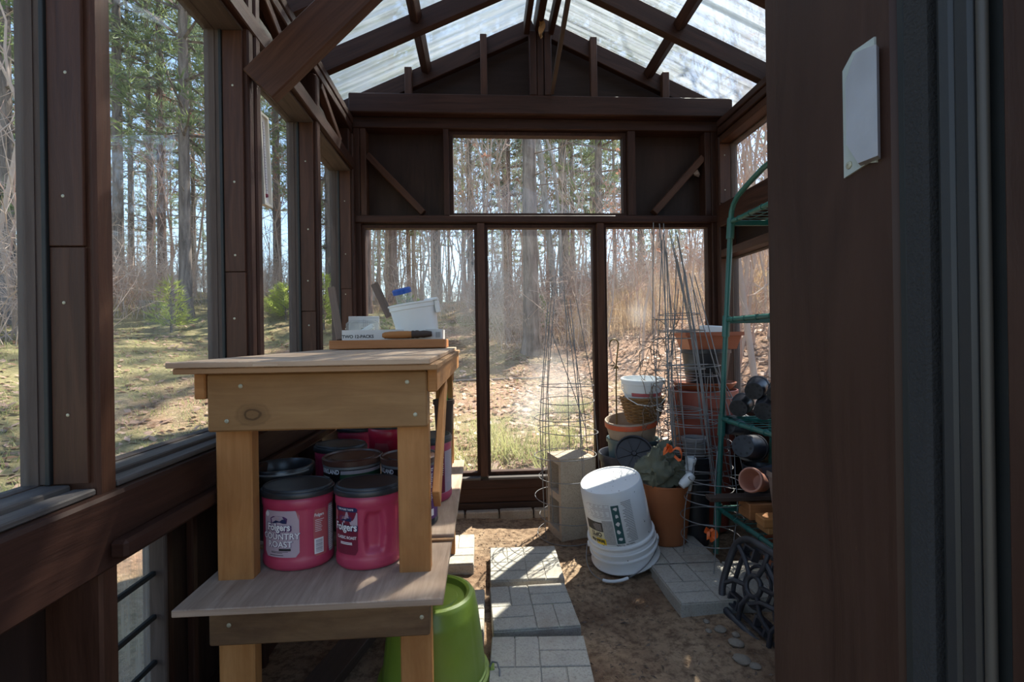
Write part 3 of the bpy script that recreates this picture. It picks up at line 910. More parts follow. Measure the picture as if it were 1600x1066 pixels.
t = thing('jar', 'clear jar with a blue screw lid sticking out of the white tub', 'jar')
t.matrix_world = tilted((-.322, 2.175, 1.142), (-.22, -.20, .95))
MB().lathe([(0, 0), (.030, 0), (.036, .006), (.036, .068), (.033, .074), (.031, .074), (.033, .066), (.033, .008), (0, .006)], 32).build('glass_body', 'clear_plastic', t, 40)
MB().lathe([(0, .096), (.037, .096), (.040, .093), (.040, .074), (.0365, .0735), (.0365, .090), (0, .090)], 40,
           disp=lambda th, z, r: r + (.0006 * (1 if int(th * 40 / PI) % 2 else 0) if r > .0385 else 0)).build('lid', 'blue_lid', t, 30)
tag(MB().bar((-.405, 2.225, 1.115), (-.478, 2.255, 1.268), .012, .034, (1, 0, .5)).build('stick', 'old_and_sunlit_board'),
    'flat brown stick poking up to the left from the white tub', 'stick')
t = thing('clear_pack', 'clear plastic clamshell pack with white card and green scraps in the carton tray', 'package', (-.512, 2.185, 1.018))
b = MB().cbox(Matrix.Rotation(.10, 4, 'Z') @ Matrix.Translation((0, 0, .038)), .068, .052, .042, .014)
b.build('shell', 'clear_plastic', t, 30)
MB().cbox(Matrix.Rotation(.1, 4, 'Z') @ Matrix.Translation((-.004, .05, .052)), .066, .003, .050, .001).build('card', 'carton', t)
MB().cbox(Matrix.Translation((.01, -.030, .034)) @ Matrix.Rotation(-.55, 4, 'Y'), .045, .010, .011, .004).build('white_bar', 'white_plastic', t)
b = MB()
for k in range(7):
    b.cbox(Matrix.Translation((.015 + .010 * math.sin(k * 2.1), -.005 + .02 * math.cos(k * 1.7), .02 + .004 * k)) @ Matrix.Rotation(k, 4, 'Z') @ Matrix.Rotation(.5 * k, 4, 'X'), .02, .007, .002, .001)
b.build('green_scraps', 'needle_blue', t, kind='stuff')
b = MB()
for k in range(9): b.box(-.060 + .008 * k, -.0575 + .008 * k, .0455, .0462, .055, .088 - .002 * (k % 3), .0001)
b.build('print', 'ink_grey', t, kind='stuff')
t = thing('wooden_handle', 'turned wooden tool handle with a dark ferrule lying before the carton tray', 'handle')
t.matrix_world = Matrix.Translation((-.412, 2.082, 1.0315)) @ Matrix.Rotation(PI / 2 - .02, 4, 'Y')
b = MB().lathe([(0, 0), (.008, .001), (.0125, .010), (.0150, .035), (.0158, .070), (.0150, .105), (.0138, .122), (0, .122)], 20)
b.build('grip', 'block_wood', t, 50)
b = MB().lathe([(0, .122), (.0155, .122), (.0165, .128), (.0145, .134), (.0165, .140), (.0165, .148), (.0135, .156), (.0155, .172), (.0120, .196), (.010, .205), (0, .206)], 20)
b.build('ferrule', 'plank_dark', t, 50)
tag(MB().bar((-.596, 2.125, 1.0155), (-.640, 2.160, 1.242), .018, .030, (1, .2, .2)).build('leaning_board', 'old_and_sunlit_board'),
    'short weathered board leaning upright at the left end of the carton tray', 'board')

# ================================================================ cans on the shelf
class Oval:
    """arc-length coordinates on an oval of half axes a, b scaled by k, starting at angle t0 (front = -90 degrees)"""
    def __init__(s, a, b, k, t0, zr=None):
        s.a, s.b, s.k = a, b, k; s.zr = zr
        s.tab = []
        for sg in (-1, 1):
            t = t0; acc = 0; rows = []
            while acc < .6:
                rows.append((sg * acc, t)); dt = .02
                acc += math.hypot(a * math.sin(t), b * math.cos(t)) * k * dt; t += sg * dt
            s.tab.append(rows)
    def at(s, u, z, off=.0008):
        rows = s.tab[0 if u < 0 else 1]; n = len(rows); au = abs(u)
        lo = 0
        while lo < n - 2 and abs(rows[lo + 1][0]) < au: lo += 1
        (u0, t0), (u1, t1) = rows[lo], rows[lo + 1]
        t = t0 + (t1 - t0) * (au - abs(u0)) / max(1e-9, abs(u1) - abs(u0))
        k = s.zr(z) if s.zr else s.k
        nx, ny = math.cos(t) / s.a, math.sin(t) / s.b; l = math.hypot(nx, ny)
        return (s.a * k * math.cos(t) + nx / l * off, s.b * k * math.sin(t) + ny / l * off, z)
    def patch(s, b, u0, u1, z0, z1, off=.0008, mi=0, nu=14, nz=4, r=0.0):
        vv = []
        for j in range(nz + 1):
            z = z0 + (z1 - z0) * j / nz
            ins = 0.0
            e = min(z - z0, z1 - z)
            if r and e < r: ins = r - math.sqrt(max(0, r * r - (r - e) ** 2))
            for i in range(nu + 1): vv.append(s.at(u0 + ins + (u1 - u0 - 2 * ins) * i / nu, z, off))
        b.add(vv, [(j * (nu + 1) + i, j * (nu + 1) + i + 1, (j + 1) * (nu + 1) + i + 1, (j + 1) * (nu + 1) + i) for j in range(nz) for i in range(nu)], mi)
        return b
    def text(s, b, text, size, uc, zc, off=.0016, bold=.02, mi=0, sx=1.0):
        v, f = letters(text, size, bold)
        return b.add([s.at(uc + x * sx, zc + y, off) for x, y in v], f, mi)
    def lines(s, b, u0, u1, z0, z1, n, th=.0012, off=.0016, mi=0, seed=1):
        rr = random.Random(seed)
        for k in range(n):
            z = z0 + (z1 - z0) * (k + .5) / n
            s.patch(b, u0, u0 + (u1 - u0) * rr.uniform(.6, 1), z - th / 2, z + th / 2, off, mi, 5, 1)
        return b

def canister(label, loc, rz, a=.094, bb=.070, h=.196, body='red_can', lid='lid_black', handle=None, lidless=False, group=None):
    t = thing('coffee_canister', label, 'canister', loc, rz, group)
    H = h
    def disp(th, z, r):
        if handle is not None:
            d = (th - handle + PI) % (2 * PI) - PI
            zz = (z - .46 * H) / (.27 * H)
            if abs(zz) < 1.25 and -.60 < d < .60:
                e = 1 / (1 + math.exp((max(abs(zz) - .85, (abs(d + .06) - .30 + .10 * zz * zz) * 2.2)) * 22))
                r -= .19 * e
            grooves = ((handle - .78, .05), (handle + .80, .05))
        else: grooves = ((-1.02, .05), (-2.12, .05), (.10, .05))
        if .17 * H < z < .76 * H:
            for g, w in grooves:
                d = (th - g + PI) % (2 * PI) - PI
                if abs(d) < w: r -= .016 * (1 - (d / w) ** 2)
        return r
    prof = [(0, .004), (.90, .002), (.955, .008 * H / .196)]
    prof += [(.965, .05 * H), (.965, .125 * H), (.955, .14 * H), (.942, .155 * H)]
    prof += [(.942, (.155 + .60 * k / 26) * H) for k in range(1, 27)]
    prof += [(.955, .77 * H), (.965, .785 * H), (.965, .86 * H), (.945, .875 * H), (.930, .885 * H), (.93, .90 * H)]
    MB().lathe(prof, 120, (0, 0, 0), a, bb, disp=disp).build('body', body, t, 40)
    if lid:
        p = [(.93, .895 * H), (1.0, .895 * H), (1.005, .905 * H), (1.005, .955 * H), (.985, .965 * H), (.955, .966 * H), (.945, .992 * H),
             (.925, H), (.88, H), (.86, .992 * H), (0, .990 * H)]
        MB().lathe(p, 72, (0, 0, 0), a, bb).build('lid', lid, t, 40)
    return t, Oval(a, bb, .942, -PI / 2), H

def emblem(ov, t, lab, u, z, s):
    """banner with a rising sun over hills, with the maker's word below it"""
    b = MB()
    b.add([ov.at(u + x * s, z + y * s, .0016) for x, y in [(-1.05, -.35), (1.05, -.35), (1.15, .25), (.75, .48), (0, .56), (-.75, .48), (-1.15, .25)]], [tuple(range(7))])
    b.build('emblem_banner', 'ink_purple', lab)
    b = MB()
    for k in range(16):
        a0 = PI * k / 15; a1 = a0 + .07
        b.add([ov.at(u + x * s, z + y * s, .0022) for x, y in ((0, 0), (.62 * math.cos(a0), .46 * math.sin(a0)), (.62 * math.cos(a1), .46 * math.sin(a1)))], [(0, 1, 2)])
    b.build('sun_rays', 'label_pale', lab)
    b = MB()
    b.add([ov.at(u + x * s, z + y * s, .0024) for x, y in [(-.95, -.34), (.98, -.34), (1.0, .12), (.55, .18), (.2, -.08), (-.3, .05)]], [tuple(range(6))])
    b.build('hills', 'label_navy', lab)

# front left canister
t, ov, H = canister('red coffee canister with a pale country roast label, left of the front pair', (-.481, 1.313, .4402), R(-9), .092, .075, .200)
b = MB(); ov.patch(b, -.058, .038, .036, .150, .0010, 0, 16, 10, .009)
lab = b.build('front_label', 'label_pale', t, 60)
b = MB()
b.add([ov.at(u, z, .0013) for u, z in ((-.057, .134), (.037, .128), (.037, .142), (.031, .1495), (-.050, .1495), (-.057, .142))], [(0, 1, 2, 3, 4, 5)])
b.build('label_top', 'label_pink', lab)
b = MB(); n = 16
b.add([ov.at(-.047 + .0065 * math.cos(2 * PI * k / n), .141 + .0065 * math.sin(2 * PI * k / n), .0018) for k in range(n)], [tuple(range(n))])
b.build('seal', 'ink_white', lab)
emblem(ov, t, lab, -.013, .1265, .0205)
b = MB(); ov.text(b, 'Folgers', .0260, -.012, .1095, .0034, .075, 0, .85)
ov.text(b, 'COUNTRY', .0205, -.0096, .0869, .0020, .05); ov.text(b, 'ROAST', .0205, -.0096, .0674, .0020, .05)
b.build('lettering', 'ink_purple', lab)
b = MB(); ov.text(b, 'Folgers', .0245, -.0125, .1105, .0040, .03, 0, .85)
ov.text(b, 'COUNTRY', .0205, -.010, .0875, .0028, .018); ov.text(b, 'ROAST', .0205, -.010, .0680, .0028, .018)
b.build('lettering', 'ink_white', lab)
b = MB(); ov.patch(b, -.012, .018, .0525, .0580, .0020)
ov.lines(b, -.035, .014, .046, .051, 2, .0009); ov.lines(b, -.040, .020, .0395, .043, 1, .0012)
b.build('small_print', 'ink_black', lab)
b = MB(); ov.patch(b, .070, .108, .030, .146, .0010, 0, 10, 8, .005)
lab = b.build('side_label', 'label_pink', t, 60)
b = MB(); ov.text(b, 'Folgers', .0105, .085, .132, .0018, .03, 0, .8); ov.lines(b, .074, .098, .090, .122, 7, .0013, .0018, 0, 4)
ov.patch(b, .072, .095, .036, .074, .0016)
b.build('print', 'ink_white', lab)
b = MB()
for k in range(9): ov.patch(b, .075, .092, .040 + .0034 * k, .0415 + .0034 * k + .0006 * (k % 3), .0022, 0, 4, 1)
b.build('barcode', 'ink_grey', lab)
b = MB(); ov.patch(b, .110, .136, .030, .150, .0010, 0, 8, 6, .004)
lab = b.build('side_label', 'ink_grey', t, 60)
b = MB(); ov.lines(b, .113, .131, .036, .146, 22, .0022, .0016, 0, 9)
b.build('small_print', 'ink_white', lab)

# front right canister, with a hand hollow
t, ov, H = canister('red coffee canister with a moulded hand grip and wine label, right of the front pair', (-.297, 1.298, .4402), R(2), .086, .073, .203, handle=R(-68))
ov = Oval(.086, .073, .942, R(-122))
b = MB(); ov.patch(b, -.040, .030, .040, .156, .0010, 0, 16, 10, .006)
lab = b.build('front_label', 'label_wine', t, 60)
b = MB(); ov.patch(b, -.039, .0295, .145, .1555, .0014, 0, 14, 3, .004)
b.build('label_top', 'label_navy', lab)
b = MB()
b.add([ov.at(u, z, .0014) for u, z in ((-.039, .120), (-.01, .117), (.014, .113), (.0295, .104), (.0295, .144), (0, .1445), (-.039, .144))], [(0, 1, 2, 5, 6), (2, 3, 4, 5)])
b.build('label_band', 'label_pale', lab)
emblem(ov, t, lab, -.004, .127, .0165)
b = MB(); ov.text(b, 'Folgers', .0265, -.002, .1075, .0036, .055, 0, .85)
b.build('lettering', 'label_navy', lab)
b = MB(); ov.text(b, 'Folgers', .0255, -.0025, .1080, .0042, .025, 0, .85)
ov.text(b, 'CLASSIC ROAST', .0098, -.003, .0815, .0022, .03, 0, .85); ov.text(b, '100% PURE TASTE', .0060, -.004, .1505, .0022, .02)
ov.lines(b, -.020, .016, .064, .071, 2, .0022, .0018, 0, 2)
b.build('lettering', 'ink_white', lab)
b = MB(); n = 18
b.add([ov.at(-.034 + .0055 * math.cos(2 * PI * k / n), .138 + .0085 * math.sin(2 * PI * k / n), .0022) for k in range(n)], [tuple(range(n))])
b.build('seal', 'label_pink', lab)

# round black coffee tins
def tin(label, loc, rz, r=.088, h=.212, lid='lid_brown', right_band='can_green'):
    t = thing('coffee_tin', label, 'tin', loc, rz)
    MB().lathe([(0, .003), (r * .97, .001), (r, .004), (r, .008), (r * .985, .010), (r * .985, h - .022), (r, h - .020), (r * 1.01, h - .014), (r * .97, h - .010), (0, h - .012)], 64).build('body', 'can_black', t, 40)
    MB().lathe([(r * .99, h - .018), (r * 1.03, h - .017), (r * 1.035, h - .003), (r * 1.0, h), (r * .95, h), (r * .93, h - .005), (r * .75, h - .006), (r * .74, h - .003), (0, h - .003)], 64).build('lid', lid, t, 40)
    MB().lathe([(r * .986, h - .027), (r * 1.004, h - .026), (r * 1.004, h - .019), (r * .986, h - .018)], 64).build('seam_ring', 'steel', t, 40)
    return t, Oval(r, r, .985, -PI / 2)
t, ov = tin('black coffee tin with a brown lid, behind the gap between the front red canisters', (-.396, 1.530, .4565), R(-8), .086, .205)
b = MB(); ov.patch(b, -.004, .13, .05, .170, .0010); lab = b.build('green_panel', 'can_green', t, 60)
b = MB(); ov.patch(b, -.002, .13, .166, .176, .0016); b.build('silver_band', 'ink_grey', lab, 60)
b = MB(); ov.text(b, 'KIRKLAND', .0175, -.042, .172, .0018, .03, 0, .85); ov.lines(b, -.074, -.020, .154, .158, 1, .002)
b.build('lettering', 'ink_white', t)
b = MB(); ov.text(b, 'the finest', .018, .035, .140, .002, .03); b.build('script', 'ink_white', lab)
t, ov = tin('black coffee tin with a brown lid, half hidden by the right front bench leg', (-.224, 1.515, .4565), R(-24), .084, .205)
b = MB(); ov.text(b, 'KIRKLAND', .0175, -.036, .170, .0018, .03, 0, .85); b.build('lettering', 'ink_white', t)
b = MB(); ov.patch(b, .085, .155, .020, .178, .001); lab = b.build('side_panel', 'ink_purple', t, 60)
b = MB(); ov.lines(b, .090, .128, .075, .172, 18, .0022, .0018, 0, 3); ov.patch(b, .1, .125, .03, .05, .0018); b.build('small_print', 'ink_white', lab)

t = thing('crock', 'glossy black rimmed crock standing open on the shelf by the left bench leg', 'crock', (-.580, 1.465, .4565))
MB().lathe([(0, 0), (.070, 0), (.078, .010), (.080, .05), (.080, .130), (.076, .140), (.080, .146), (.080, .155), (.078, .160), (.084, .168), (.088, .176), (.089, .190), (.086, .196),
            (.080, .196), (.076, .188), (.070, .165), (.068, .02), (0, .012)], 64).build('body', 'crock', t, 40)
b = MB().tube([(.089 * math.cos(a), .089 * math.sin(a), .186) for a in [R(200 + 10 * k) for k in range(15)]], .003, 6)
b.build('wire_bail', 'steel', t, 60)

t, ov, H = canister('red coffee canister with a dark lid, behind the crock on the shelf', (-.480, 1.700, .4565), R(-15), .090, .073, .208)
t, ov, H = canister('red coffee canister with a dark lid, deepest in the row under the bench', (-.505, 2.080, .4565), R(10), .094, .074, .208)
t, ov, H = canister('bright red coffee canister taller than the rest, rear middle of the shelf', (-.350, 1.860, .4565), R(-60), .088, .074, .262, 'red_can2')
ov = Oval(.088, .074, .942, R(-45))
b = MB(); ov.patch(b, -.03, .03, .05, .185, .001, 0, 12, 6, .006); b.build('front_label', 'label_pink', t, 60)
t, ov, H = canister('red coffee canister with a pale side label, at the aisle edge of the shelf', (-.190, 1.730, .4565), R(52), .092, .074, .222)
ov = Oval(.092, .074, .942, R(-72))
b = MB(); ov.patch(b, -.060, .050, .030, .175, .001, 0, 14, 6, .006); lab = b.build('side_label', 'label_pale', t, 60)
b = MB(); ov.patch(b, -.058, -.022, .032, .173, .0016); b.build('wine_panel', 'label_wine', lab, 60)
b = MB(); ov.lines(b, -.015, .040, .080, .165, 14, .002, .0018, 0, 3)
for k in range(8): ov.patch(b, -.012, .012, .036 + .0036 * k, .038 + .0036 * k, .002, 0, 3, 1)
b.build('small_print', 'ink_grey', lab)
b = MB(); ov.lines(b, -.055, -.026, .09, .168, 11, .002, .0022, 0, 5); b.build('small_print', 'ink_white', lab)

t = thing('flower_pot', 'dark ridged little pot at the far right corner of the bench shelf', 'pot', (-.168, 2.16, .4565))
b = MB().lathe([(0, 0), (.035, 0), (.042, .13), (.047, .13), (.047, .15), (.043, .15), (.036, .01), (0, .008)], 28)
b.build('body', 'plank_dark', t, 40); t.location.z = .60
tag(MB().box(-.205, -.135, 2.12, 2.20, .457, .5985, .004).build('wood_block', 'bench'), 'upright pine offcut at the far right corner of the bench shelf', 'block')
tag(MB().bar((-.160, 2.16, .62), (-.163, 2.14, .86), .006, .022, (1, 0, 0)).build('plant_marker', 'green_plastic'), 'bright green plastic marker standing in the dark little pot', 'marker')
tag(MB().bar((-.50, 1.32, .03), (-.30, 2.1, .03), .09, .035, (0, 0, 1)).build('plank', 'plank_dark'), 'dark plank lying on the soil under the workbench', 'plank')

# thermometer on the window post
t = thing('thermometer', 'long ivory outdoor thermometer fixed to the second window post', 'thermometer', (-.706, 1.622, 1.52))
t.matrix_world = Matrix.Translation((-.697, 1.650, 1.600)) @ Matrix.Rotation(R(86), 4, 'Z') @ Matrix.Rotation(R(-2), 4, 'X')
us = [-.026, -.020, .020, .026]; ws = [-.150, -.142, .142, .150]
b = MB().cells(us, ws, [[1, 1, 1], [1, 0, 1], [1, 1, 1]], .018, Matrix(((1, 0, 0, 0), (0, 0, -1, .009), (0, 1, 0, 0), (0, 0, 0, 1))))
b.build('case', 'thermo', t)
MB().box(-.021, .021, .001, .007, -.143, .143, .0005).build('scale_plate', 'ink_white', t)
b = MB().tube([(0, -.001, -.11), (0, -.001, .125)], .0016, 8); b.build('tube', 'ink_grey', t)
b = MB().lathe([(0, -.007), (.006, -.004), (.006, .004), (0, .007)], 10, (0, -.002, -.115)); b.build('bulb', 'label_wine', t, 60)
b = MB()
for k in range(24):
    w = .010 if k % 4 == 0 else .006
    b.box(.004, .004 + w, .0002, .0008, -.095 + .009 * k, -.0938 + .009 * k, .0001); b.box(-.004 - w, -.004, .0002, .0008, -.095 + .009 * k, -.0938 + .009 * k, .0001)
b.build('scale_marks', 'ink_black', t, kind='stuff')

b = MB(); rr = random.Random(2)
for k in range(9):
    b.cbox(Matrix.Translation((rr.uniform(-.016, .016), rr.uniform(-.008, .008), rr.uniform(-.02, .02))) @ Matrix.Rotation(rr.uniform(0, 3), 4, 'Y') @ Matrix.Rotation(rr.uniform(-.5, .5), 4, 'X'), .022, .004, .014, .002)
o = b.build('papery_nest', 'old_and_sunlit_board'); o.scale = (.7,) * 3; o.location = (1.270, 2.822, 1.975)
tag(o, 'small tan papery insect nest clinging under the right diagonal brace', 'nest', kind='stuff')

# ================================================================ paving stones on the soil
def paver(cx, cy, sx, sy, rz, label, top=.046, flip=False):
    t = thing('paving_stone', label, 'paver', (cx, cy, 0), rz)
    MB().box(-sx / 2, sx / 2, -sy / 2, sy / 2, -.012, top - .0045, .004).build('slab', 'paver', t)
    g = .0017                                 # cast basket-weave: pairs of blocks, turned in each quarter
    for i in (0, 1):
        for j in (0, 1):
            x0 = -sx / 2 + i * sx / 2; y0 = -sy / 2 + j * sy / 2
            for k in (0, 1):
                if (i + j + flip) % 2: b4 = (x0 + k * sx / 4, x0 + (k + 1) * sx / 4, y0, y0 + sy / 2)
                else: b4 = (x0, x0 + sx / 2, y0 + k * sy / 4, y0 + (k + 1) * sy / 4)
                MB().box(b4[0] + g, b4[1] - g, b4[2] + g, b4[3] - g, top - .0075, top + rng.uniform(-.001, .0012), .004).build('brick', 'paver', t)
    return t
paver(.173, 2.122, .300, .308, R(-1), 'grey basket-weave paver farthest back in the middle walkway row, shadowed by wire')
paver(.168, 1.775, .295, .290, R(1.5), 'grey basket-weave paver second from the back in the middle walkway row')
paver(.158, 1.435, .298, .300, R(-3.5), 'grey basket-weave paver nearest the camera in the middle walkway row')
paver(-.198, 2.290, .300, .318, R(0), 'sunlit grey paver beside the bench shelf, far left of the walkway', flip=True)
paver(-.152, 1.770, .296, .270, R(-1), 'grey paver half hidden behind the lime green bucket', flip=True)
paver(.852, 1.890, .300, .300, R(1), 'grey paver with ring shadows in front of the orange pot')
paver(1.155, 1.895, .300, .300, R(-1), 'grey paver under the green rack, right of the ring-shadowed paver', flip=True)
paver(.858, 2.198, .298, .296, R(0), 'grey paver beneath the orange terracotta pot', flip=True)

# ================================================================ lime bucket
def bail(t, pts, mat='steel', r=.0028, name='wire_handle'):
    return MB().tube(pts, r, 7).build(name, mat, t, 60)
t = thing('bucket', 'lime green bucket upside down on the soil under the bench front', 'bucket', (-.150, 1.445, 0))
def staves(th, z, r): return r - (.0016 if .05 < z < .235 and int(th * 60 / PI) % 10 == 0 else 0)
MB().lathe([(.142, .030), (.152, .040), (.152, .052), (.147, .054), (.143, .10), (.136, .16), (.129, .22), (.126, .236), (.1235, .240), (.121, .262), (.114, .272), (.104, .275), (.096, .272), (.092, .262),
            (.088, .258), (.070, .257), (.067, .261), (0, .262)], 120, disp=staves).build('body', 'green_bucket', t, 35)
MB().lathe([(.138, .002), (.163, .002), (.166, .006), (.166, .022), (.163, .026), (.160, .044), (.152, .046), (.152, .038), (.142, .030), (.138, .010)], 96).build('rim', 'green_bucket', t, 35)
b = MB().box(.160, .174, -.016, .016, .028, .050, .003); b.build('handle_lug', 'green_bucket', t)
bail(t, [(.160, -.004, .050), (.168, -.004, .064), (.182, -.012, .066), (.188, -.030, .056), (.186, -.060, .030), (.180, -.09, .012), (.150, -.13, .006), (.10, -.165, .006)])

# ================================================================ white paint bucket, upside down and leaning
t = thing('bucket', 'paint-splattered white bucket with a printed label, upside down and leaning on a paver', 'bucket')
ax = Vector((-.215, -.135, .967)).normalized()
base = Vector((.628, 2.168, .040)) + ax * .362
t.matrix_world = tilted(base, -ax, (-.28, -1, 0))
prof = [(0, .004), (.118, .004), (.122, 0), (.128, 0), (.131, .004), (.1335, .028), (.1345, .030), (.1395, .234), (.1385, .236), (.1395, .238), (.147, .240), (.149, .246), (.1445, .252), (.1415, .262), (.1450, .272),
        (.150, .274), (.150, .280), (.1445, .284), (.1435, .300), (.150, .304), (.151, .309), (.1455, .314), (.146, .345), (.150, .352), (.152, .357), (.150, .362), (.140, .361), (.138, .34), (.132, .2), (.126, .012), (0, .010)]
MB().lathe(prof, 72).build('body', 'bucket_white', t, 35)
MB().lathe([(.028, .0035), (.030, .0025), (.032, .0035)], 40).build('base_ring', 'bucket_white', t, 60)
rr = random.Random(3); b = MB()
for k in range(70):                            # paint and mud specks
    th = rr.uniform(0, 2 * PI); z = rr.uniform(.005, .35); s_ = rr.uniform(.0012, .0035)
    r = .132 + .0075 * z / .235 if z < .235 else .1515
    if z > .235 and rr.random() < .5: continue
    m = Matrix.Rotation(th, 4, 'Z') @ Matrix.Translation((r + .0003, 0, z)); n = 5
    b.add([m @ Vector((.0003, s_ * math.cos(2 * PI * q / n) * rr.uniform(.5, 1.2), s_ * math.sin(2 * PI * q / n) * rr.uniform(.6, 2))) for q in range(n)], [tuple(range(n))])
for k in range(26):
    a = rr.uniform(0, 2 * PI); q = .115 * math.sqrt(rr.random()); s_ = rr.uniform(.001, .003)
    b.add([(q * math.cos(a) + s_ * math.cos(2 * PI * i / 5), q * math.sin(a) + s_ * math.sin(2 * PI * i / 5), .0025) for i in range(5)], [(4, 3, 2, 1, 0)])
b.build('splashes', 'ink_black', t, kind='stuff')
ov = Oval(.134, .134, 1.0, -PI / 2, lambda z: (.134 + .0245 * (z - .03)) / .134)
b = MB(); ov.patch(b, .016, .062, .118, .226, .0007, 0, 14, 6); lab = b.build('speckled_panel', 'label_grey', t, 60)
b = MB(); ov.patch(b, .062, .150, .172, .226, .0010, 0, 12, 4); lab2 = b.build('title_panel', 'cream_print', t, 60)
b = MB(); ov.patch(b, .062, .150, .128, .171, .0012, 0, 16, 4); b.build('black_panel', 'ink_black', lab2, 60)
b = MB(); ov.patch(b, .058, .104, .203, .230, .0012, 0, 12, 3); b.build('yellow_panel', 'yellow_print', lab2, 60)
b = MB()
ov.text(b, 'OPTI', .026, .098, .184, .0018, .05, 0, .9); ov.text(b, 'latex-ite', .024, .098, .216, .0020, .04, 0, .85)
ov.lines(b, .075, .140, .197, .202, 1, .0022, .0018, 0, 5)
b.build('lettering', 'ink_black', lab2)
b = MB(); ov.lines(b, .068, .115, .134, .166, 5, .0025, .0018, 0, 21); b.build('small_print', 'ink_grey', lab2)
b = MB(); ov.patch(b, -.020, .012, .052, .222, .0008, 0, 8, 8); lab3 = b.build('picture_strip', 'teal_label', t, 60)
b = MB(); rr = random.Random(8)
for k in range(5):
    z0 = .066 + .034 * k; n = 7; uc = -.004 + rr.uniform(-.004, .004)
    b.add([ov.at(uc + .010 * rr.uniform(.6, 1.1) * math.cos(2 * PI * q / n), z0 + .010 * rr.uniform(.5, 1.1) * math.sin(2 * PI * q / n), .0014) for q in range(n)], [tuple(range(n))])
b.build('pictures', 'ink_white', lab3, kind='stuff')
b = MB(); ov.lines(b, -.075, -.028, .040, .222, 26, .0020, .0008, 0, 6); b.build('small_print', 'ink_black', t, kind='stuff')
b = MB(); ov.lines(b, .018, .148, .046, .112, 15, .0016, .0008, 0, 12); b.build('small_print', 'ink_grey', t, kind='stuff')
b = MB(); ov.text(b, 'Latex-ite  To Help', .010, -.020, .229, .0008, .02); b.build('lettering', 'ink_black', t, kind='stuff')
for sg in (-1, 1): MB().lathe([(0, .0), (.012, 0), (.013, .008), (0, .010)], 16, (0, 0, 0)).build('handle_lug', 'bucket_white', t, 40).matrix_local = Matrix.Translation((sg * .147, 0, .292)) @ Matrix.Rotation(sg * PI / 2, 4, 'Y')
hp = [(math.cos(a) * .158 + .050 * math.sin(a), -.192 * math.sin(a), .292 + .060 * math.sin(a) ** .7) for a in [PI * k / 28 for k in range(29)]]
bail(t, hp, 'steel', .0022)
MB().tube(hp[11:18], .0065, 10).build('grip', 'bucket_white', t, 50)

# ================================================================ cinder block stood on end
t = thing('cinder_block', 'tan concrete block standing on end inside the left wire cages', 'block', (.455, 2.545, 0), R(13))
us = [-.095, -.066, .066, .095]; ws = [-.01, .034, .185, .222, .372, .405]
MB().cells(us, ws, [[1, 1, 1], [1, 0, 1], [1, 1, 1], [1, 0, 1], [1, 1, 1]], .190,
           Matrix(((0, 0, 1, -.095), (1, 0, 0, 0), (0, 1, 0, 0), (0, 0, 0, 1)))).build('block_body', 'cinder', t)

# ================================================================ wire tomato cages
def cage(label, base, tip, rings, legs=4, twist=0.0, spread_top=.5, group=None, wire=.0021, seed=1, z_foot=0.0, sq=1.0):
    """wide ring down, legs gathering towards the spiked top; rings = (fraction of height, radius)"""
    rr = random.Random(seed)
    base = Vector(base); tip = Vector(tip)
    t = thing('tomato_cage', label, 'plant cage', base, 0, group)
    ax = tip - base
    rad = sorted(rings)
    def r_at(f):
        if f <= rad[0][0]: return rad[0][1]
        for (f0, r0), (f1, r1) in zip(rad, rad[1:]):
            if f <= f1: return r0 + (r1 - r0) * (f - f0) / (f1 - f0)
        f0, r0 = rad[-1]
        return max(.004, r0 + (r0 * spread_top - r0) * (f - f0) / (1 - f0))
    for f, r in rings:
        MB().ring(ax * f, r, wire, 40, 6, (rr.uniform(-.05, .05), rr.uniform(-.05, .05)), 1 + rr.uniform(-.03, .03), sq).build('ring', 'steel', t, 60)
    for k in range(legs):
        a = twist + 2 * PI * k / legs + rr.uniform(-.08, .08); pts = []
        top = 1 - rr.uniform(0, .10)
        for i in range(13):
            f = top * i / 12
            r = r_at(f) - .002
            p = ax * f + Vector((r * math.cos(a + .06 * math.sin(5 * f + k)), r * sq * math.sin(a + .06 * math.sin(5 * f + k)), 0))
            if i == 0: p.z += z_foot
            pts.append(p)
        MB().tube(pts, wire * 1.05, 6).build('leg', 'steel', t, 60)
    return t
cage('upturned wire plant cage around the concrete block, outer of the two', (.440, 2.530, .012), (.385, 2.50, 1.26),
     ((.0, .168), (.145, .165), (.32, .158), (.475, .150)), 4, .5, .35, seed=2)
cage('upturned wire plant cage around the concrete block, inner of the two with higher rings', (.452, 2.535, .10), (.420, 2.52, 1.30),
     ((.0, .160), (.17, .156), (.36, .150), (.49, .143), (.555, .140)), 5, 1.3, .42, seed=5)
tag(MB().tube([(.355, 2.50, 1.05), (.46, 2.47, .74), (.52, 2.46, .55)], .0022, 6).build('loose_wire', 'steel', None, 60),
    'single loose wire leaning across the left pair of cages', 'wire')
cage('tall upturned wire cage in the right cluster, farthest left of its rings', (.985, 2.300, .34), (.905, 2.33, 1.50),
     ((.0, .135), (.12, .132), (.27, .125), (.44, .115), (.60, .085)), 5, .2, .3, seed=11)
cage('tall upturned wire cage in the right cluster, standing closest to the green post', (1.03, 2.275, .30), (.965, 2.33, 1.42),
     ((.0, .140), (.15, .135), (.31, .128), (.47, .118), (.66, .08)), 5, .9, .25, seed=13)
cage('tall upturned wire cage in the right cluster with its rings bunched at the top', (1.01, 2.29, .36), (.925, 2.36, 1.58),
     ((.0, .12), (.20, .118), (.42, .108), (.55, .10), (.62, .09)), 4, .4, .4, seed=17)
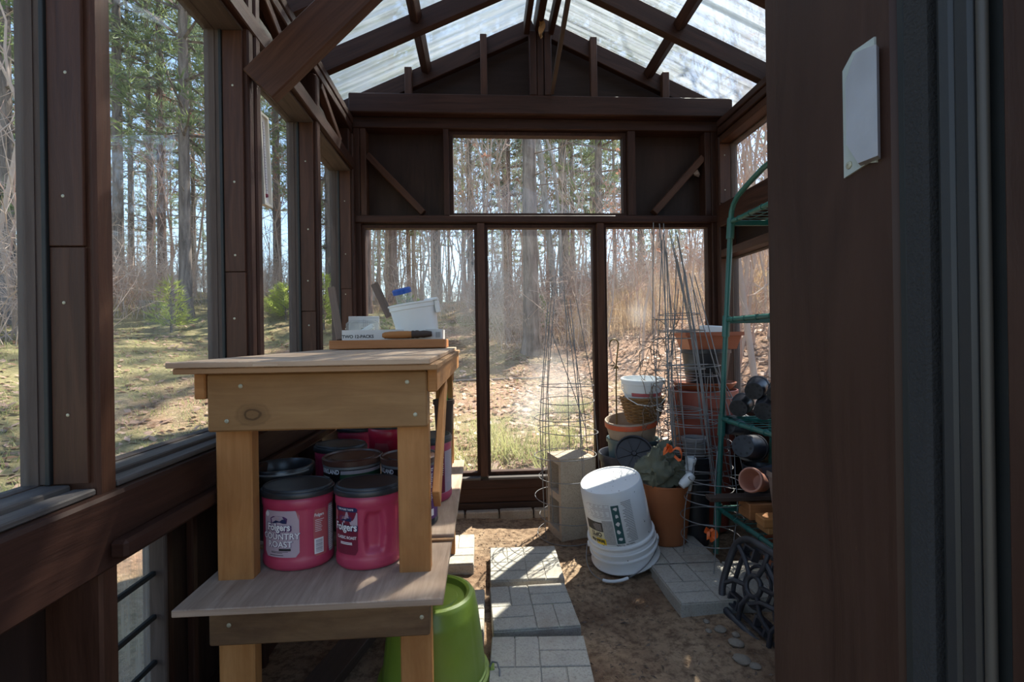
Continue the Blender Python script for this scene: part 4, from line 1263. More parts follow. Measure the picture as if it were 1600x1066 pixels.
cage('small wire cage low in front of the orange pot with a flagged leg', (.955, 2.045, .05), (1.03, 2.12, .55),
     ((.20, .120), (.36, .125), (.50, .118), (.66, .105)), 3, 2.3, .9, seed=19)
t = cage('wire cage leaning behind the green post beside the black pots', (1.19, 2.22, .30), (1.085, 2.26, .86),
     ((.05, .10), (.30, .095), (.55, .08), (.75, .06)), 6, .4, .3, seed=23)
cage('old wire cage in the right cluster, wide and low around the other cages', (1.02, 2.275, .40), (.985, 2.30, 1.30),
     ((.0, .150), (.12, .148), (.22, .146), (.40, .135), (.52, .125)), 4, .75, .3, seed=41)
cage('slim wire cage in the right cluster leaning towards the pail', (.965, 2.32, .45), (.885, 2.38, 1.62),
     ((.05, .10), (.18, .10), (.30, .098), (.47, .09), (.55, .085)), 4, 1.1, .35, seed=43)
# dried vine tangled at the left of the cluster
rr = random.Random(31); b = MB()
for k in range(64):
    p = Vector((.90 + rr.uniform(-.07, .07), 2.44 + rr.uniform(-.05, .05), rr.uniform(.52, 1.02))); d = Vector((rr.uniform(-1, 1), rr.uniform(-1, 1), rr.uniform(-.6, 1))).normalized(); pts = []
    for i in range(10):
        pts.append(p.copy()); d = (d + Vector((rr.uniform(-.7, .7), rr.uniform(-.7, .7), rr.uniform(-.6, .6)))).normalized(); p += d * .028
        q = Vector((.90, 2.44, p.z)); off = p - q
        if off.length > .10: p = q + off * (.10 / off.length)
    b.tube(pts, .0017, 4)
t = b.build('dry_vine', 'twig'); tag(t, 'tangle of dry brown vine caught in the right wire cages', 'vine', kind='stuff')

# ================================================================ pots
def pot_profile(rt, rb, h, rim_h=.03, rim_o=.006, wall=.006, floor=.01):
    return [(0, 0), (rb - .003, 0), (rb, .003), (rt - rim_o, h - rim_h), (rt, h - rim_h + .002), (rt, h - .002), (rt - .002, h),
            (rt - wall, h), (rt - wall - .002, h - .003), (rt - rim_o - wall, h - rim_h - .004), (rb - wall + .002, floor), (0, floor)]
def pot(name, label, loc, rt, rb, h, mat, rim_h=.03, rim_o=.006, cat='pot', ribs=None, seg=48, group=None, axis=None):
    t = thing(name, label, cat, loc, 0, group)
    if axis: t.matrix_world = tilted(loc, axis)
    pr = pot_profile(rt, rb, h, rim_h, rim_o)
    if ribs:
        a, z_ = pr[2], pr[3]; ex = []
        for k in range(ribs * 4):
            f = (k + .5) / (ribs * 4)
            ex.append((a[0] + (z_[0] - a[0]) * f + (.003 if k % 4 == 1 else 0), a[1] + (z_[1] - a[1]) * f))
        pr = pr[:3] + ex + pr[3:]
    MB().lathe(pr[:len(pr) - 9], seg).build('body', mat, t, 40) if False else None
    n_rim = len(pr) - 9
    MB().lathe(pr[:n_rim + 1] + [(pr[n_rim][0] - .004, pr[n_rim][1])], seg).build('body', mat, t, 40)
    MB().lathe([pr[n_rim]] + pr[n_rim + 1:], seg).build('rim', mat, t, 40)
    return t
pot('basin', 'low wide black basin at the bottom of the pot stack beside the window post', (.800, 2.598, -.005), .180, .150, .40, 'dark_blue_pot', .04, .01, 'basin')
pot('planter', 'slate teal planter nested in the black basin under the striped pot', (.800, 2.59, .225), .140, .115, .25, 'teal_pot', .02, .008, 'planter')
t = pot('bowl', 'tan clay bowl with an orange band, tilted on the teal planter', (.796, 2.58, .452), .136, .112, .132, 'tan_pot', .034, .005, 'bowl', axis=(-.10, -.10, 1))
MB().lathe([(.1362, .0985), (.1378, .100), (.1378, .122), (.1362, .124)], 56).build('orange_band', 'orange_band', t, 40)
# wicker basket
t = thing('basket', 'round brown wicker basket holding the white pail', 'basket', (.845, 2.56, .562))
rows = 15
b0 = MB().lathe([(0, 0), (.070, 0), (.105, .125), (.100, .125), (.066, .006), (0, .006)], 40); b0.build('liner', 'plank_dark', t, 40)
for k in range(rows):
    z = .004 + .122 * k / (rows - 1); r = .074 + (.112 - .074) * (k / (rows - 1)) ** .8; n = 72
    pts = [((r + .0038 * math.sin(9 * 2 * PI * i / n + PI * k)) * math.cos(2 * PI * i / n), (r + .0038 * math.sin(9 * 2 * PI * i / n + PI * k)) * math.sin(2 * PI * i / n),
            z + .0018 * math.sin(5 * 2 * PI * i / n + k)) for i in range(n)]
    MB().tube(pts, .0046, 5, True).build('strand', 'wicker', t, 60)
for k in range(18):
    a = 2 * PI * k / 18
    MB().tube([(.072 * math.cos(a), .072 * math.sin(a), 0), (.112 * math.cos(a), .112 * math.sin(a), .128)], .0035, 5).build('stake', 'wicker', t, 60)
MB().ring((0, 0, .131), .113, .006, 48, 7).build('rim', 'wicker', t, 60)
# white pail in it
t = thing('pail', 'small white pail with a pink band, set in the wicker basket', 'pail', (.845, 2.56, .650))
t.matrix_world = tilted((.845, 2.56, .645), (.0, -.06, 1))
MB().lathe([(0, 0), (.082, 0), (.086, .004), (.104, .122), (.110, .124), (.110, .134), (.113, .135), (.1145, .146), (.111, .150), (.106, .150), (.102, .138), (.083, .010), (0, .008)], 56).build('body', 'white_plastic', t, 40)
ov = Oval(.100, .100, 1.0, -PI / 2, lambda z: (.0866 + .0148 * z / .1) / .100)
b = MB(); ov.patch(b, -.09, .09, .064, .082, .0009, 0, 24, 2); b.build('pink_band', 'label_pink', t, 60)
b = MB(); ov.patch(b, -.030, .072, .035, .060, .0009, 0, 18, 2); lab = b.build('label', 'ink_grey', t, 60)
b = MB(); ov.patch(b, -.024, .066, .040, .055, .0014, 0, 16, 2); b.build('print', 'teal_label', lab, 60)
bail(t, [(-.114, -.01, .128), (-.119, -.028, .10), (-.10, -.07, .055), (-.06, -.106, .030), (0, -.122, .022), (.06, -.106, .030), (.10, -.07, .055), (.119, -.028, .10), (.114, -.01, .128)], 'white_plastic', .0022)
# black wheel-like saucer
t = thing('saucer', 'round black plastic saucer with spokes, propped against the teal planter', 'saucer')
t.matrix_world = tilted((.748, 2.405, .430), (-.16, -.80, .58), (0, -.5, -1))
MB().lathe([(0, -.004), (.090, -.004), (.094, 0), (.095, .012), (.092, .016), (.087, .015), (.084, .004), (0, .002)], 56).build('dish', 'black_pot', t, 40)
for k in range(8):
    a = 2 * PI * k / 8 + .2
    MB().bar((.014 * math.cos(a), .014 * math.sin(a), .004), (.083 * math.cos(a), .083 * math.sin(a), .004), .006, .006, (0, 0, 1), .001).build('spoke', 'black_pot', t)
MB().lathe([(0, .010), (.010, .009), (.014, .002)], 20).build('hub', 'black_pot', t, 40)

# big terracotta stack in the far right corner
pot('planter', 'big ribbed brick-red pot in the far right corner behind the wire cages', (1.178, 2.575, -.005), .177, .118, .735, 'terra_dark', .085, .010, 'planter', 9, 64)
t = thing('saucer', 'terracotta saucer lying on top of the big ribbed red pot', 'saucer', (1.186, 2.575, .731))
MB().lathe([(0, 0), (.135, 0), (.160, .028), (.164, .036), (.160, .038), (.152, .034), (.130, .008), (0, .008)], 56).build('dish', 'terracotta', t, 40)
pot('nursery_pot', 'black nursery pot standing in the terracotta saucer under the window box', (1.200, 2.575, .740), .126, .100, .200, 'black_pot', .022, .006)
t = thing('window_box', 'terracotta window box on the black nursery pot in the corner', 'planter', (1.205, 2.560, .941))
def tapered(b, x, y, z0, z1, kx, ky, w):
    P = lambda sx, sy, z, k, ins: (sx * (x * k - ins), sy * (y * k - ins), z)
    ring_ = lambda z, k, ins: [P(-1, -1, z, k, ins), P(1, -1, z, k, ins), P(1, 1, z, k, ins), P(-1, 1, z, k, ins)]
    v = ring_(z0, kx, 0) + ring_(z1, 1, 0) + ring_(z1, 1, w) + ring_(z0 + w, kx, w)
    f = [(3, 2, 1, 0)] + [(4 * r + i, 4 * r + (i + 1) % 4, 4 * (r + 1) + (i + 1) % 4, 4 * (r + 1) + i) for r in range(3) for i in range(4)] + [(12, 13, 14, 15)]
    return b.add(v, f)
tapered(MB(), .148, .078, 0, .078, .84, .84, .006).build('box_body', 'terracotta', t)
MB().cells([-.156, -.142, .142, .156], [-.086, -.072, .072, .086], [[1, 1, 1], [1, 0, 1], [1, 1, 1]], .020, Matrix.Translation((0, 0, .070))).build('rim', 'terracotta', t)
t = thing('white_tub', 'white plastic tray stuck upright in the terracotta window box', 'tray', (1.245, 2.575, .960))
MB().cbox(Matrix.Translation((0, 0, .055)) @ Matrix.Rotation(.06, 4, 'Y'), .070, .030, .050, .006).build('tray_body', 'white_plastic', t)
t = thing('soil_clump', 'dark root ball sitting in the left half of the window box', 'soil', (1.125, 2.558, .955))
b = MB().lathe([(0, 0), (.045, 0), (.058, .03), (.05, .062), (.025, .076), (0, .078)], 24, disp=lambda th, z, r: r * (1 + .12 * noise.noise((math.cos(th) * 3, math.sin(th) * 3, z * 40))))
b.build('root_ball', 'black_pot', t, 60)

# orange pot with cloth
t = pot('flower_pot', 'orange terracotta pot stuffed with olive cloth, on the right pavers', (.862, 2.292, .047), .122, .092, .278, 'terra_front', .012, .001)
def crumple(name, label, cat, loc, sc, mat, seed, amp=.35, fr=2.2):
    bm_v = []; n = 72; m_ = 44
    b = MB()
    for j in range(m_ + 1):
        ph = PI * j / m_
        for i in range(n):
            th = 2 * PI * i / n
            p = Vector((math.sin(ph) * math.cos(th), math.sin(ph) * math.sin(th), math.cos(ph)))
            w = p + Vector((noise.noise(p * 1.5 + Vector((seed, 1, 2))), noise.noise(p * 1.5 + Vector((3, seed, 9))), 0)) * .5
            k = 1 + amp * .9 * noise.noise(w * 1.15 + Vector((seed, 5, 0))) - amp * 1.5 * abs(noise.noise(Vector((w.x * 2.2 + w.z * .8, w.y * 2.2, w.z * 1.0 + seed)))) ** .8 - amp * .35 * abs(noise.noise(w * 4.6 + Vector((0, seed, 0)))) + .22
            bm_v.append((p.x * sc[0] * k, p.y * sc[1] * k, p.z * sc[2] * k))
    b.add(bm_v, [(j * n + i, (j + 1) * n + i, (j + 1) * n + (i + 1) % n, j * n + (i + 1) % n) for j in range(m_) for i in range(n)])
    o = b.build(name, mat, None, 50); o.location = loc
    return tag(o, label, cat)
crumple('cloth', 'crumpled olive green cloth bulging out of the orange pot', 'cloth', (.832, 2.262, .392), (.100, .090, .100), 'cloth', 4.0, .40, 1.25)
t = thing('plastic_bottle', 'white plastic bottle neck-down in the orange pot beside the cloth', 'bottle')
t.matrix_world = tilted((.935, 2.225, .300), (.12, -.10, .98))
MB().lathe([(0, 0), (.024, 0), (.028, .006), (.028, .105), (.024, .120), (.028, .128), (.031, .150), (.028, .156), (.022, .156), (.024, .13), (0, .12)], 28, sx=.75).build('body', 'white_plastic', t, 40)
t = thing('plastic_scoop', 'white plastic scoop lying across the orange pot in front of the cloth', 'scoop')
t.matrix_world = tilted((.885, 2.165, .335), (.75, .1, .65))
MB().lathe([(0, 0), (.016, .002), (.021, .02), (.022, .065), (.018, .075), (0, .076)], 24).build('body', 'white_plastic', t, 40)
tag(MB().cbox(Matrix.Translation((.716, 2.235, .345)) @ Matrix.Rotation(.4, 4, 'Y') @ Matrix.Rotation(.3, 4, 'Z'), .050, .030, .0015, .0005).build('plastic_scrap', 'clear_plastic'),
    'torn scrap of clear plastic sticking out left of the olive cloth', 'scrap')
def bow(label, loc, s=1.0, seed=1):
    t = thing('ribbon', label, 'ribbon', loc)
    rr = random.Random(seed)
    for k in range(5):
        a = rr.uniform(0, 2 * PI); L = s * rr.uniform(.03, .05); w = .007 * s; vv = []
        dz = rr.choice((-1, -.5, .5, 1)) * .5
        for i in range(7):
            f = i / 6; x = L * math.sin(f * PI * .9) * (1 if k < 3 else f * 1.2); z = s * (.02 * math.sin(f * PI * 2) + .035 * f * dz)
            for sg in (-1, 1): vv.append((x * math.cos(a) - sg * w * math.sin(a), x * math.sin(a) + sg * w * math.cos(a) * .6, z + sg * w * .6))
        MB().add(vv, [(2 * i, 2 * i + 2, 2 * i + 3, 2 * i + 1) for i in range(6)]).build('loop', 'ribbon', t, 60)
    MB().lathe([(0, -.006 * s), (.007 * s, 0), (0, .006 * s)], 8).build('knot', 'ribbon', t, 60)
bow('orange flagging ribbon tied behind the olive cloth', (.833, 2.14, .500), 1.15, 3)
bow('orange flagging ribbon tied low on a wire leg right of the orange pot', (.985, 2.105, .142), 1.0, 6)

pot('nursery_pot', 'tall black nursery pot right of the orange pot behind the wires', (1.038, 2.365, -.005), .074, .06, .43, 'black_pot', .03, .006)
pot('flower_pot', 'grey plastic pot standing in the tall black nursery pot', (1.038, 2.365, .405), .062, .045, .11, 'grey_pot', .02, .005)

# garden hook by the window
t = thing('garden_hook', 'thin rusty garden hook rising beside the white pail against the window', 'hook', (.727, 2.64, .44))
pts = [(0, 0, 0), (0, 0, .30), (.004, 0, .44), (.012, 0, .50)] + [(-.008 + .024 * math.cos(a), 0, .535 + .026 * math.sin(a)) for a in [R(-20 + 20 * k) for k in range(11)]] + [(-.033, 0, .52)]
b = MB(); [b.tube(pts, .0042, 7)]; b.build('rod', 'hook', t, 60)
for k in range(5):
    a = R(60 + 60 * k)
    MB().add([(0, 0, .425), (.022 * math.cos(a), .006, .425 + .020 * math.sin(a) - .006), (.034 * math.cos(a), .0, .425 + .032 * math.sin(a) - .006), (.018 * math.cos(a + .4), -.004, .425 + .018 * math.sin(a + .4) - .006)],
             [(0, 1, 2, 3)]).build('scroll_leaf', 'hook', t)

# ================================================================ green rack
rk = thing('plant_rack', 'green enamelled wire shelf rack leaning by the right wall, half behind the door jamb', 'rack', (1.023, 2.13, 0))
LEAN = .0617
def rp(x, y, z): return (x + LEAN * z, y, z)
DX, DY = .235, -.70
for nm, x, y in (('f', 0, 0), ('g', DX, 0), ('h', 0, DY), ('i', DX, DY)):
    MB().tube([rp(x, y, .044 if (x == 0 and y == 0) else .02), rp(x, y, 1.53)], .0115, 12).build('post', 'rack_green', rk, 60)
for z in (.245, .640, 1.080, 1.515):
    for x in (0, DX):
        for y in (0, DY):
            MB().tube([rp(x, y, z - .075), rp(x, y, z - .06), rp(x, y, z + .012), rp(x, y, z + .018)], .0165, 14).build('sleeve', 'rack_green', rk, 60)
        MB().tube([rp(x, -.012, z), rp(x, DY + .012, z)], .010, 10).build('shelf_rail', 'rack_green', rk, 60)
        for k in range(7):
            y = -.07 - .09 * k
            MB().ring((0, 0, 0), .0112, .0016, 14, 4).build('tie', 'rack_green', rk, 60).matrix_local = Matrix.Translation(rp(x, y, z)) @ Matrix.Rotation(PI / 2, 4, 'X')
    for y in (0, DY):
        MB().bar(rp(.01, y, z - .004), rp(DX - .01, y, z - .004), .012, .024, (0, 0, 1)).build('end_bar', 'rack_green', rk)
    for k in range(14):
        y = DY * (k + .5) / 14
        MB().tube([rp(.0, y, z + .011), rp(DX, y, z + .011)], .0018, 5).build('shelf_wire', 'rack_green', rk, 60)
    for k in (1, 2):
        MB().tube([rp(DX * k / 3, -.0, z + .0075), rp(DX * k / 3, DY, z + .0075)], .0018, 5).build('shelf_wire', 'rack_green', rk, 60)
for x in (0, DX):
    pts = [rp(x, 0, 1.53), rp(x, -.003, 1.56), rp(x, -.018, 1.590), rp(x, -.05, 1.615), rp(x, -.12, 1.640), rp(x, -.24, 1.672), rp(x, -.35, 1.682),
           rp(x, -.46, 1.672), rp(x, -.58, 1.640), rp(x, -.65, 1.615), rp(x, -.682, 1.59), rp(x, -.697, 1.56), rp(x, DY, 1.53)]
    MB().tube(pts, .0115, 12).build('top_arch', 'rack_green', rk, 60)

def lying(label, loc, axis, r=.048, h=.105, group=None):
    """small black pot on its side, its drain-holed base towards -axis"""
    t = thing('nursery_pot', label, 'pot', loc, 0, group)
    t.matrix_world = tilted(loc, axis)
    MB().lathe([(0, .002), (r * .80, .001), (r * .84, .004), (r * .97, h - .018), (r * 1.03, h - .016), (r * 1.03, h), (r * .97, h), (r * .80, .008), (0, .006)], 32).build('body', 'black_pot', t, 40)
    hole = []
    for k in range(8):
        a = 2 * PI * k / 8
        b = MB().lathe([(0, 0), (.0052, 0)], 10)
        o = b.build('drain_hole', 'gasket', t); o.location = (r * .58 * math.cos(a), r * .58 * math.sin(a), .0009)
    return t
AX = (.62, .72, .14)
for lbl, loc in (('small black pot on its side on the rack, left one of the upper pair', (1.128, 1.985, .776)), ('small black pot on its side on the rack, right one of the upper pair', (1.165, 1.885, .772)),
                 ('small black pot on its side at the left end of the rack shelf', (1.084, 2.03, .699)), ('small black pot on its side on the rack shelf, low between the pair', (1.135, 1.93, .699))):
    lying(lbl, loc, AX, .044, .10)
pot('nursery_pot', 'black nursery pot upright on the bottom rack shelf behind the plank', (1.165, 2.03, .258), .060, .050, .20, 'black_pot', .02, .004)
lying('bigger black pot on its side under the middle rack shelf', (1.085, 2.00, .545), (.75, .60, -.20), .056, .13)
lying('bigger black pot on its side behind, under the middle rack shelf by the green post', (1.085, 2.130, .612), (.85, .45, -.1), .050, .12)
pot('bowl', 'pale brown bowl on the lower rack shelf with a square black pot in it', (1.155, 1.772, .335), .098, .070, .150, 'brown_bowl', .02, .006, 'bowl', axis=(.10, .05, 1))
t = thing('square_pot', 'square black pot tilted inside the pale brown bowl', 'pot')
t.matrix_world = tilted((1.163, 1.782, .405), (-.25, .25, .93))
tapered(MB(), .055, .055, 0, .12, .75, .75, .003).build('body', 'dark_blue_pot', t)
t = pot('flower_pot', 'pinkish clay pot lying on its side on the dark plank', (1.140, 1.955, .402), .050, .036, .090, 'pink_clay', .016, .004, axis=(-.80, -.45, .30))
pot('bowl', 'grey brown shallow bowl behind the pinkish clay pot on the rack', (1.190, 2.12, .46), .070, .05, .06, 'grey_pot', .015, .004, 'bowl')
tag(MB().bar((.925, 1.985, .338), (1.330, 1.955, .346), .055, .018, (0, 0, 1)).build('plank', 'plank_dark'), 'dark thin plank lying across the lower rack shelf and poking out left', 'plank')
tag(MB().box(1.072, 1.20, 1.93, 2.02, .2585, .3245, .004).build('wood_block', 'red_board'), 'brown wooden offcut under the dark plank on the rack', 'block')
tag(MB().bar((1.045, 1.815, .302), (1.21, 1.80, .306), .07, .036, (0, 0, 1), .004).build('wood_block', 'block_wood'), 'orange-brown wooden offcut in front of the dark plank on the rack', 'block')
tag(MB().box(1.060, 1.23, 1.78, 1.86, .2585, .284, .003).build('wood_block', 'bench'), 'flat pine offcut beneath the orange-brown one on the rack', 'block')
pot('flower_pot', 'brick-red pot on the paver under the lowest rack shelf', (1.165, 1.86, .047), .080, .060, .15, 'terracotta', .02, .005)
pot('flower_pot', 'second brick-red pot under the lowest rack shelf, nearer the wall', (1.235, 1.66, -.005), .08, .06, .16, 'terra_dark', .02, .005)

# openwork black tray leaning on the rack
t = thing('openwork_tray', 'dusty black openwork plastic tray leaning upright against the foot of the green rack', 'tray')
n_ = Vector((-.93, -.15, .30)).normalized()            # outward normal, towards the walkway
yv = Vector((-.08, -1, 0)).normalized(); up_ = n_.cross(yv).normalized()
if up_.z < 0: up_ = -up_
xv = up_.cross(n_)
m = Matrix((xv, up_, n_)).transposed().to_4x4(); m.translation = (.875, 1.80, .004)
t.matrix_world = m
sgn = 1 if xv.dot(yv) > 0 else -1
def tr_pt(u, w, d=0): return (sgn * u, w, d)
out = [(.02, .03), (.0, .08), (.0, .20), (.012, .245), (.045, .275), (.10, .285), (.50, .285), (.545, .265), (.56, .22), (.56, .06), (.54, .02), (.50, .0), (.09, .0), (.045, .008)]
def rounded(p):
    for _ in range(2):
        q = []
        for i in range(len(p)):
            (a, c), (e, f) = p[i], p[(i + 1) % len(p)]
            q += [(a * .75 + e * .25, c * .75 + f * .25), (a * .25 + e * .75, c * .25 + f * .75)]
        p = q
    return p
out = rounded(out)
MB().tube([tr_pt(u, w, .012) for u, w in out], .0125, 8, True).build('rim', 'tray', t, 60)
MB().tube([tr_pt(.28 + (u - .28) * .90, .142 + (w - .142) * .84, -.012) for u, w in out], .008, 6, True).build('inner_rim', 'tray', t, 60)
hubs = ((.14, .145), (.29, .145), (.44, .145))
for hu, hw in hubs:
    MB().tube([tr_pt(hu + .034 * math.cos(a), hw + .034 * math.sin(a), .010) for a in [2 * PI * k / 18 for k in range(18)]], .009, 7, True).build('hub', 'tray', t, 60)
    MB().tube([tr_pt(hu + .062 * math.cos(a), hw + .070 * math.sin(a), -.006) for a in [2 * PI * k / 22 for k in range(22)]], .006, 6, True).build('hub', 'tray', t, 60)
    for k in range(6):
        a = 2 * PI * k / 6 + .4
        p0 = (hu + .034 * math.cos(a), hw + .034 * math.sin(a)); p1 = (hu + .155 * math.cos(a), hw + .155 * math.sin(a))
        p1 = (min(.55, max(.01, p1[0])), min(.275, max(.01, p1[1]))); mid = ((p0[0] + p1[0]) / 2 + .012 * math.sin(a), (p0[1] + p1[1]) / 2 - .012 * math.cos(a))
        MB().tube([tr_pt(*p0, .010), tr_pt(*mid, .016), tr_pt(*p1, .010)], .0085, 6).build('rib', 'tray', t, 60)
for k in range(4):
    u = .07 + .14 * k
    for w in (.05, .235):
        MB().cells([-.028, -.020, .020, .028], [-.022, -.015, .015, .022], [[1, 1, 1], [1, 0, 1], [1, 1, 1]], .03, Matrix.Translation(tr_pt(u, w, -.02))).build('cup', 'tray', t)

# pebbles by the tray
rr = random.Random(5)
for k, (x, y, r) in enumerate(((.800, 1.640, .019), (.835, 1.600, .014), (.780, 1.700, .012), (.812, 1.555, .022), (.760, 1.640, .011), (.790, 1.480, .024), (.815, 1.450, .016))):
    b = MB().lathe([(0, -.6), (.6, -.5), (.95, -.1), (1, .15), (.7, .5), (.3, .66), (0, .7)], 14,
                   disp=lambda th, z, q: q * (1 + .22 * noise.noise((math.cos(th) * 1.3 + k * 7, math.sin(th) * 1.3, z * 1.4))))
    b.v = [(p[0] * r * 1.15, p[1] * r, p[2] * r * .8) for p in b.v]
    o = b.build('pebble', 'stone', None, 60); o.location = (x, y, floor_z(x, y) + r * .12); o.rotation_euler.z = rr.uniform(0, 6)
    tag(o, 'pale rounded pebble lying on the soil beside the black openwork tray', 'pebble', 'pebbles beside the black tray')
# crumbs and bark bits on the floor
b = MB(); rr = random.Random(12)
for k in range(1500):
    x = rr.uniform(-.2, 1.0); y = rr.uniform(1.2, 2.74); s_ = rr.uniform(.002, .006) * (1.6 if rr.random() < .1 else 1); a = rr.uniform(0, PI)
    z = floor_z(x, y) + s_ * .2
    c_, d_ = math.cos(a) * s_ * 1.6, math.sin(a) * s_ * 1.6
    b.add([(x - c_, y - d_, z), (x + d_ * .4, y - c_ * .4, z), (x + c_, y + d_, z), (x, y, z + s_ * .7)], [(0, 1, 3), (1, 2, 3), (2, 0, 3)])
tag(b.build('bark_crumbs', 'twig'), 'small bark crumbs and twig bits scattered over the sandy floor', 'debris', kind='stuff')

# ================================================================ the woods outside
def frond(b, p, d, n, L, w, rr, mi=1, up=.3, spread_=.9):
    """a tuft of needles: thin triangles fanning round direction d"""
    for k in range(n):
        q = (d + Vector((rr.uniform(-1, 1), rr.uniform(-1, 1), rr.uniform(-1, 1) + up)) * spread_).normalized()
        s_ = q.cross(Vector((rr.uniform(-1, 1), rr.uniform(-1, 1), rr.uniform(-1, 1))))
        if s_.length < 1e-3: continue
        s_ = s_.normalized() * w; l = L * rr.uniform(.6, 1.15)
        b.v.extend((tuple(p + q * l * .2 - s_), tuple(p + q * l * .2 + s_), tuple(p + q * l)))
        o = len(b.v); b.f.append((o - 3, o - 2, o - 1)); b.m.append(mi); b.uv.append(None)

def pine_mesh(seed, H=17, r0=.16, crown=.28, spread_r=2.1, tufts=11, needle='needle', barkm='bark', dead=10, droop=.0, gap=.0):
    rr = random.Random(seed); b = MB()
    bend = [rr.uniform(-.12, .12) for _ in range(4)]
    axis = lambda z: Vector((bend[0] * math.sin(z * .25) * z * .04, bend[1] * math.sin(z * .22 + 1) * z * .04, z))
    zs = [-.3, 0, .3, 1.2, 3, 5.5, 8, 11, 14, H]; zs = [z for z in zs if z <= H]
    rows = []
    for z in zs:
        r = r0 * (1.35 if z <= 0 else 1.12 if z < .5 else 1) * max(.06, (1 - z / H)) ** .8 if z > 0 else r0 * 1.45
        c = axis(max(z, 0)); row = []
        for k in range(10):
            a = 2 * PI * k / 10; row.append(len(b.v)); b.v.append((c.x + r * math.cos(a), c.y + r * math.sin(a), z))
        rows.append(row)
    for a, c in zip(rows, rows[1:]):
        for k in range(10): b.f.append((a[k], a[(k + 1) % 10], c[(k + 1) % 10], c[k])); b.m.append(0); b.uv.append(None)
    z = crown * H; az = rr.uniform(0, 6)
    for k in range(dead):                                  # dead lower twigs
        zz = rr.uniform(.12 * H, crown * H + .6); a = rr.uniform(0, 2 * PI); L = rr.uniform(.4, 1.5); p = axis(zz); d = Vector((math.cos(a), math.sin(a), rr.uniform(-.1, .25)))
        b.tube([p, p + d * L * .5, p + d * L + Vector((0, 0, rr.uniform(-.2, .2)))], .018, 3, False, 0, .005, False)
    while z < H - .3:
        f = (z - crown * H) / (H - crown * H)
        env = spread_r * (1 - f) ** .75 * (.55 + .45 * min(1, f * 5)) + .25
        for k in range(rr.randint(3, 5)):
            if rr.random() < gap: continue
            az += 2.4 + rr.uniform(-.4, .4); L = env * rr.uniform(.65, 1.15)
            d = Vector((math.cos(az), math.sin(az), rr.uniform(.0, .35) - droop)); p = axis(z)
            e = p + d * L; mid = p + d * L * .55 + Vector((0, 0, -.06 * L)); e.z += .08 * L
            b.tube([p, mid, e], .03 * (1 - f) + .010, 3, False, 0, .006, False)
            nt_ = max(3, int(L * 7.0))
            for j in range(nt_):
                t = .28 + .72 * (j + rr.random()) / nt_
                q = (p.lerp(mid, t / .55) if t < .55 else mid.lerp(e, (t - .55) / .45))
                q = q + Vector((rr.uniform(-1, 1), rr.uniform(-1, 1), rr.uniform(-.35, .45))) * .30 * (L / 2 + .3) * t
                frond(b, q, d * .8, tufts + 2, .32, .016, rr)
        z += rr.uniform(.42, .72) * (1 + .3 * (1 - f))
    return b.mesh('pine_tree', [barkm, needle], 70)

def grow(b, p, d, L, r, depth, rr, mi=0, up=.12, kids=(2, 3), twig=3, kr=.62):
    segs = 3 if depth > 2 else 2; pts = [p.copy()]; q = p.copy(); dd = d.copy()
    for i in range(segs):
        dd = (dd + Vector((rr.uniform(-1, 1), rr.uniform(-1, 1), rr.uniform(-1, 1) + up)) * .17).normalized(); q = q + dd * L / segs; pts.append(q.copy())
    b.tube(pts, r, 7 if depth > 4 else 4 if depth > 2 else 3, False, mi, r * .66, False)
    if depth <= 0: return
    n = rr.randint(*kids)
    for k in range(n):
        t = 1.0 if k == 0 else rr.uniform(.35, .95)
        i = min(segs - 1, int(t * segs)); o = pts[i].lerp(pts[i + 1], t * segs - i)
        side = Vector((rr.uniform(-1, 1), rr.uniform(-1, 1), rr.uniform(-.35, .6)))
        nd = (dd * (1.2 if k == 0 else .55) + side * (.4 if k == 0 else .85) + Vector((0, 0, up))).normalized()
        grow(b, o, nd, L * rr.uniform(.58, .86), r * (.72 if k == 0 else kr * rr.uniform(.7, 1)), depth - 1, rr, mi, up, kids, twig, kr)

def bare_mesh(seed, trunk=4.0, r=.09, depth=6, mat='bark_grey', lean=(0, 0), leaves=0):
    rr = random.Random(seed); b = MB()
    d = Vector((lean[0], lean[1], 1)).normalized()
    p0 = Vector((0, 0, -.25)); p1 = p0 + d * trunk * .5 + Vector((rr.uniform(-.1, .1), rr.uniform(-.1, .1), 0)); p2 = p0 + d * trunk + Vector((rr.uniform(-.15, .15), rr.uniform(-.15, .15), 0))
    b.tube([p0, p0 + d * .5, p1, p2], r * 1.2, 9, False, 0, r * .8, False)
    for k in range(3):
        grow(b, p2, (d + Vector((rr.uniform(-.5, .5), rr.uniform(-.5, .5), .3))).normalized(), trunk * .42, r * .66, depth - 1, rr, up=.2)
    for k in range(3):
        t = rr.uniform(.45, .95); grow(b, p0.lerp(p2, t), Vector((rr.uniform(-1, 1), rr.uniform(-1, 1), .5)).normalized(), trunk * .3, r * .34, depth - 3, rr, up=.1)
    if leaves:
        pts = [Vector(v) for v in rr.sample(b.v, min(len(b.v), leaves)) if v[2] > trunk * .6]
        for p in pts: frond(b, p, Vector((rr.uniform(-1, 1), rr.uniform(-1, 1), -.5)), 2, .13, .035, rr, 1)
    return b.mesh('bare_tree', [mat, 'rust_leaf'], 70)

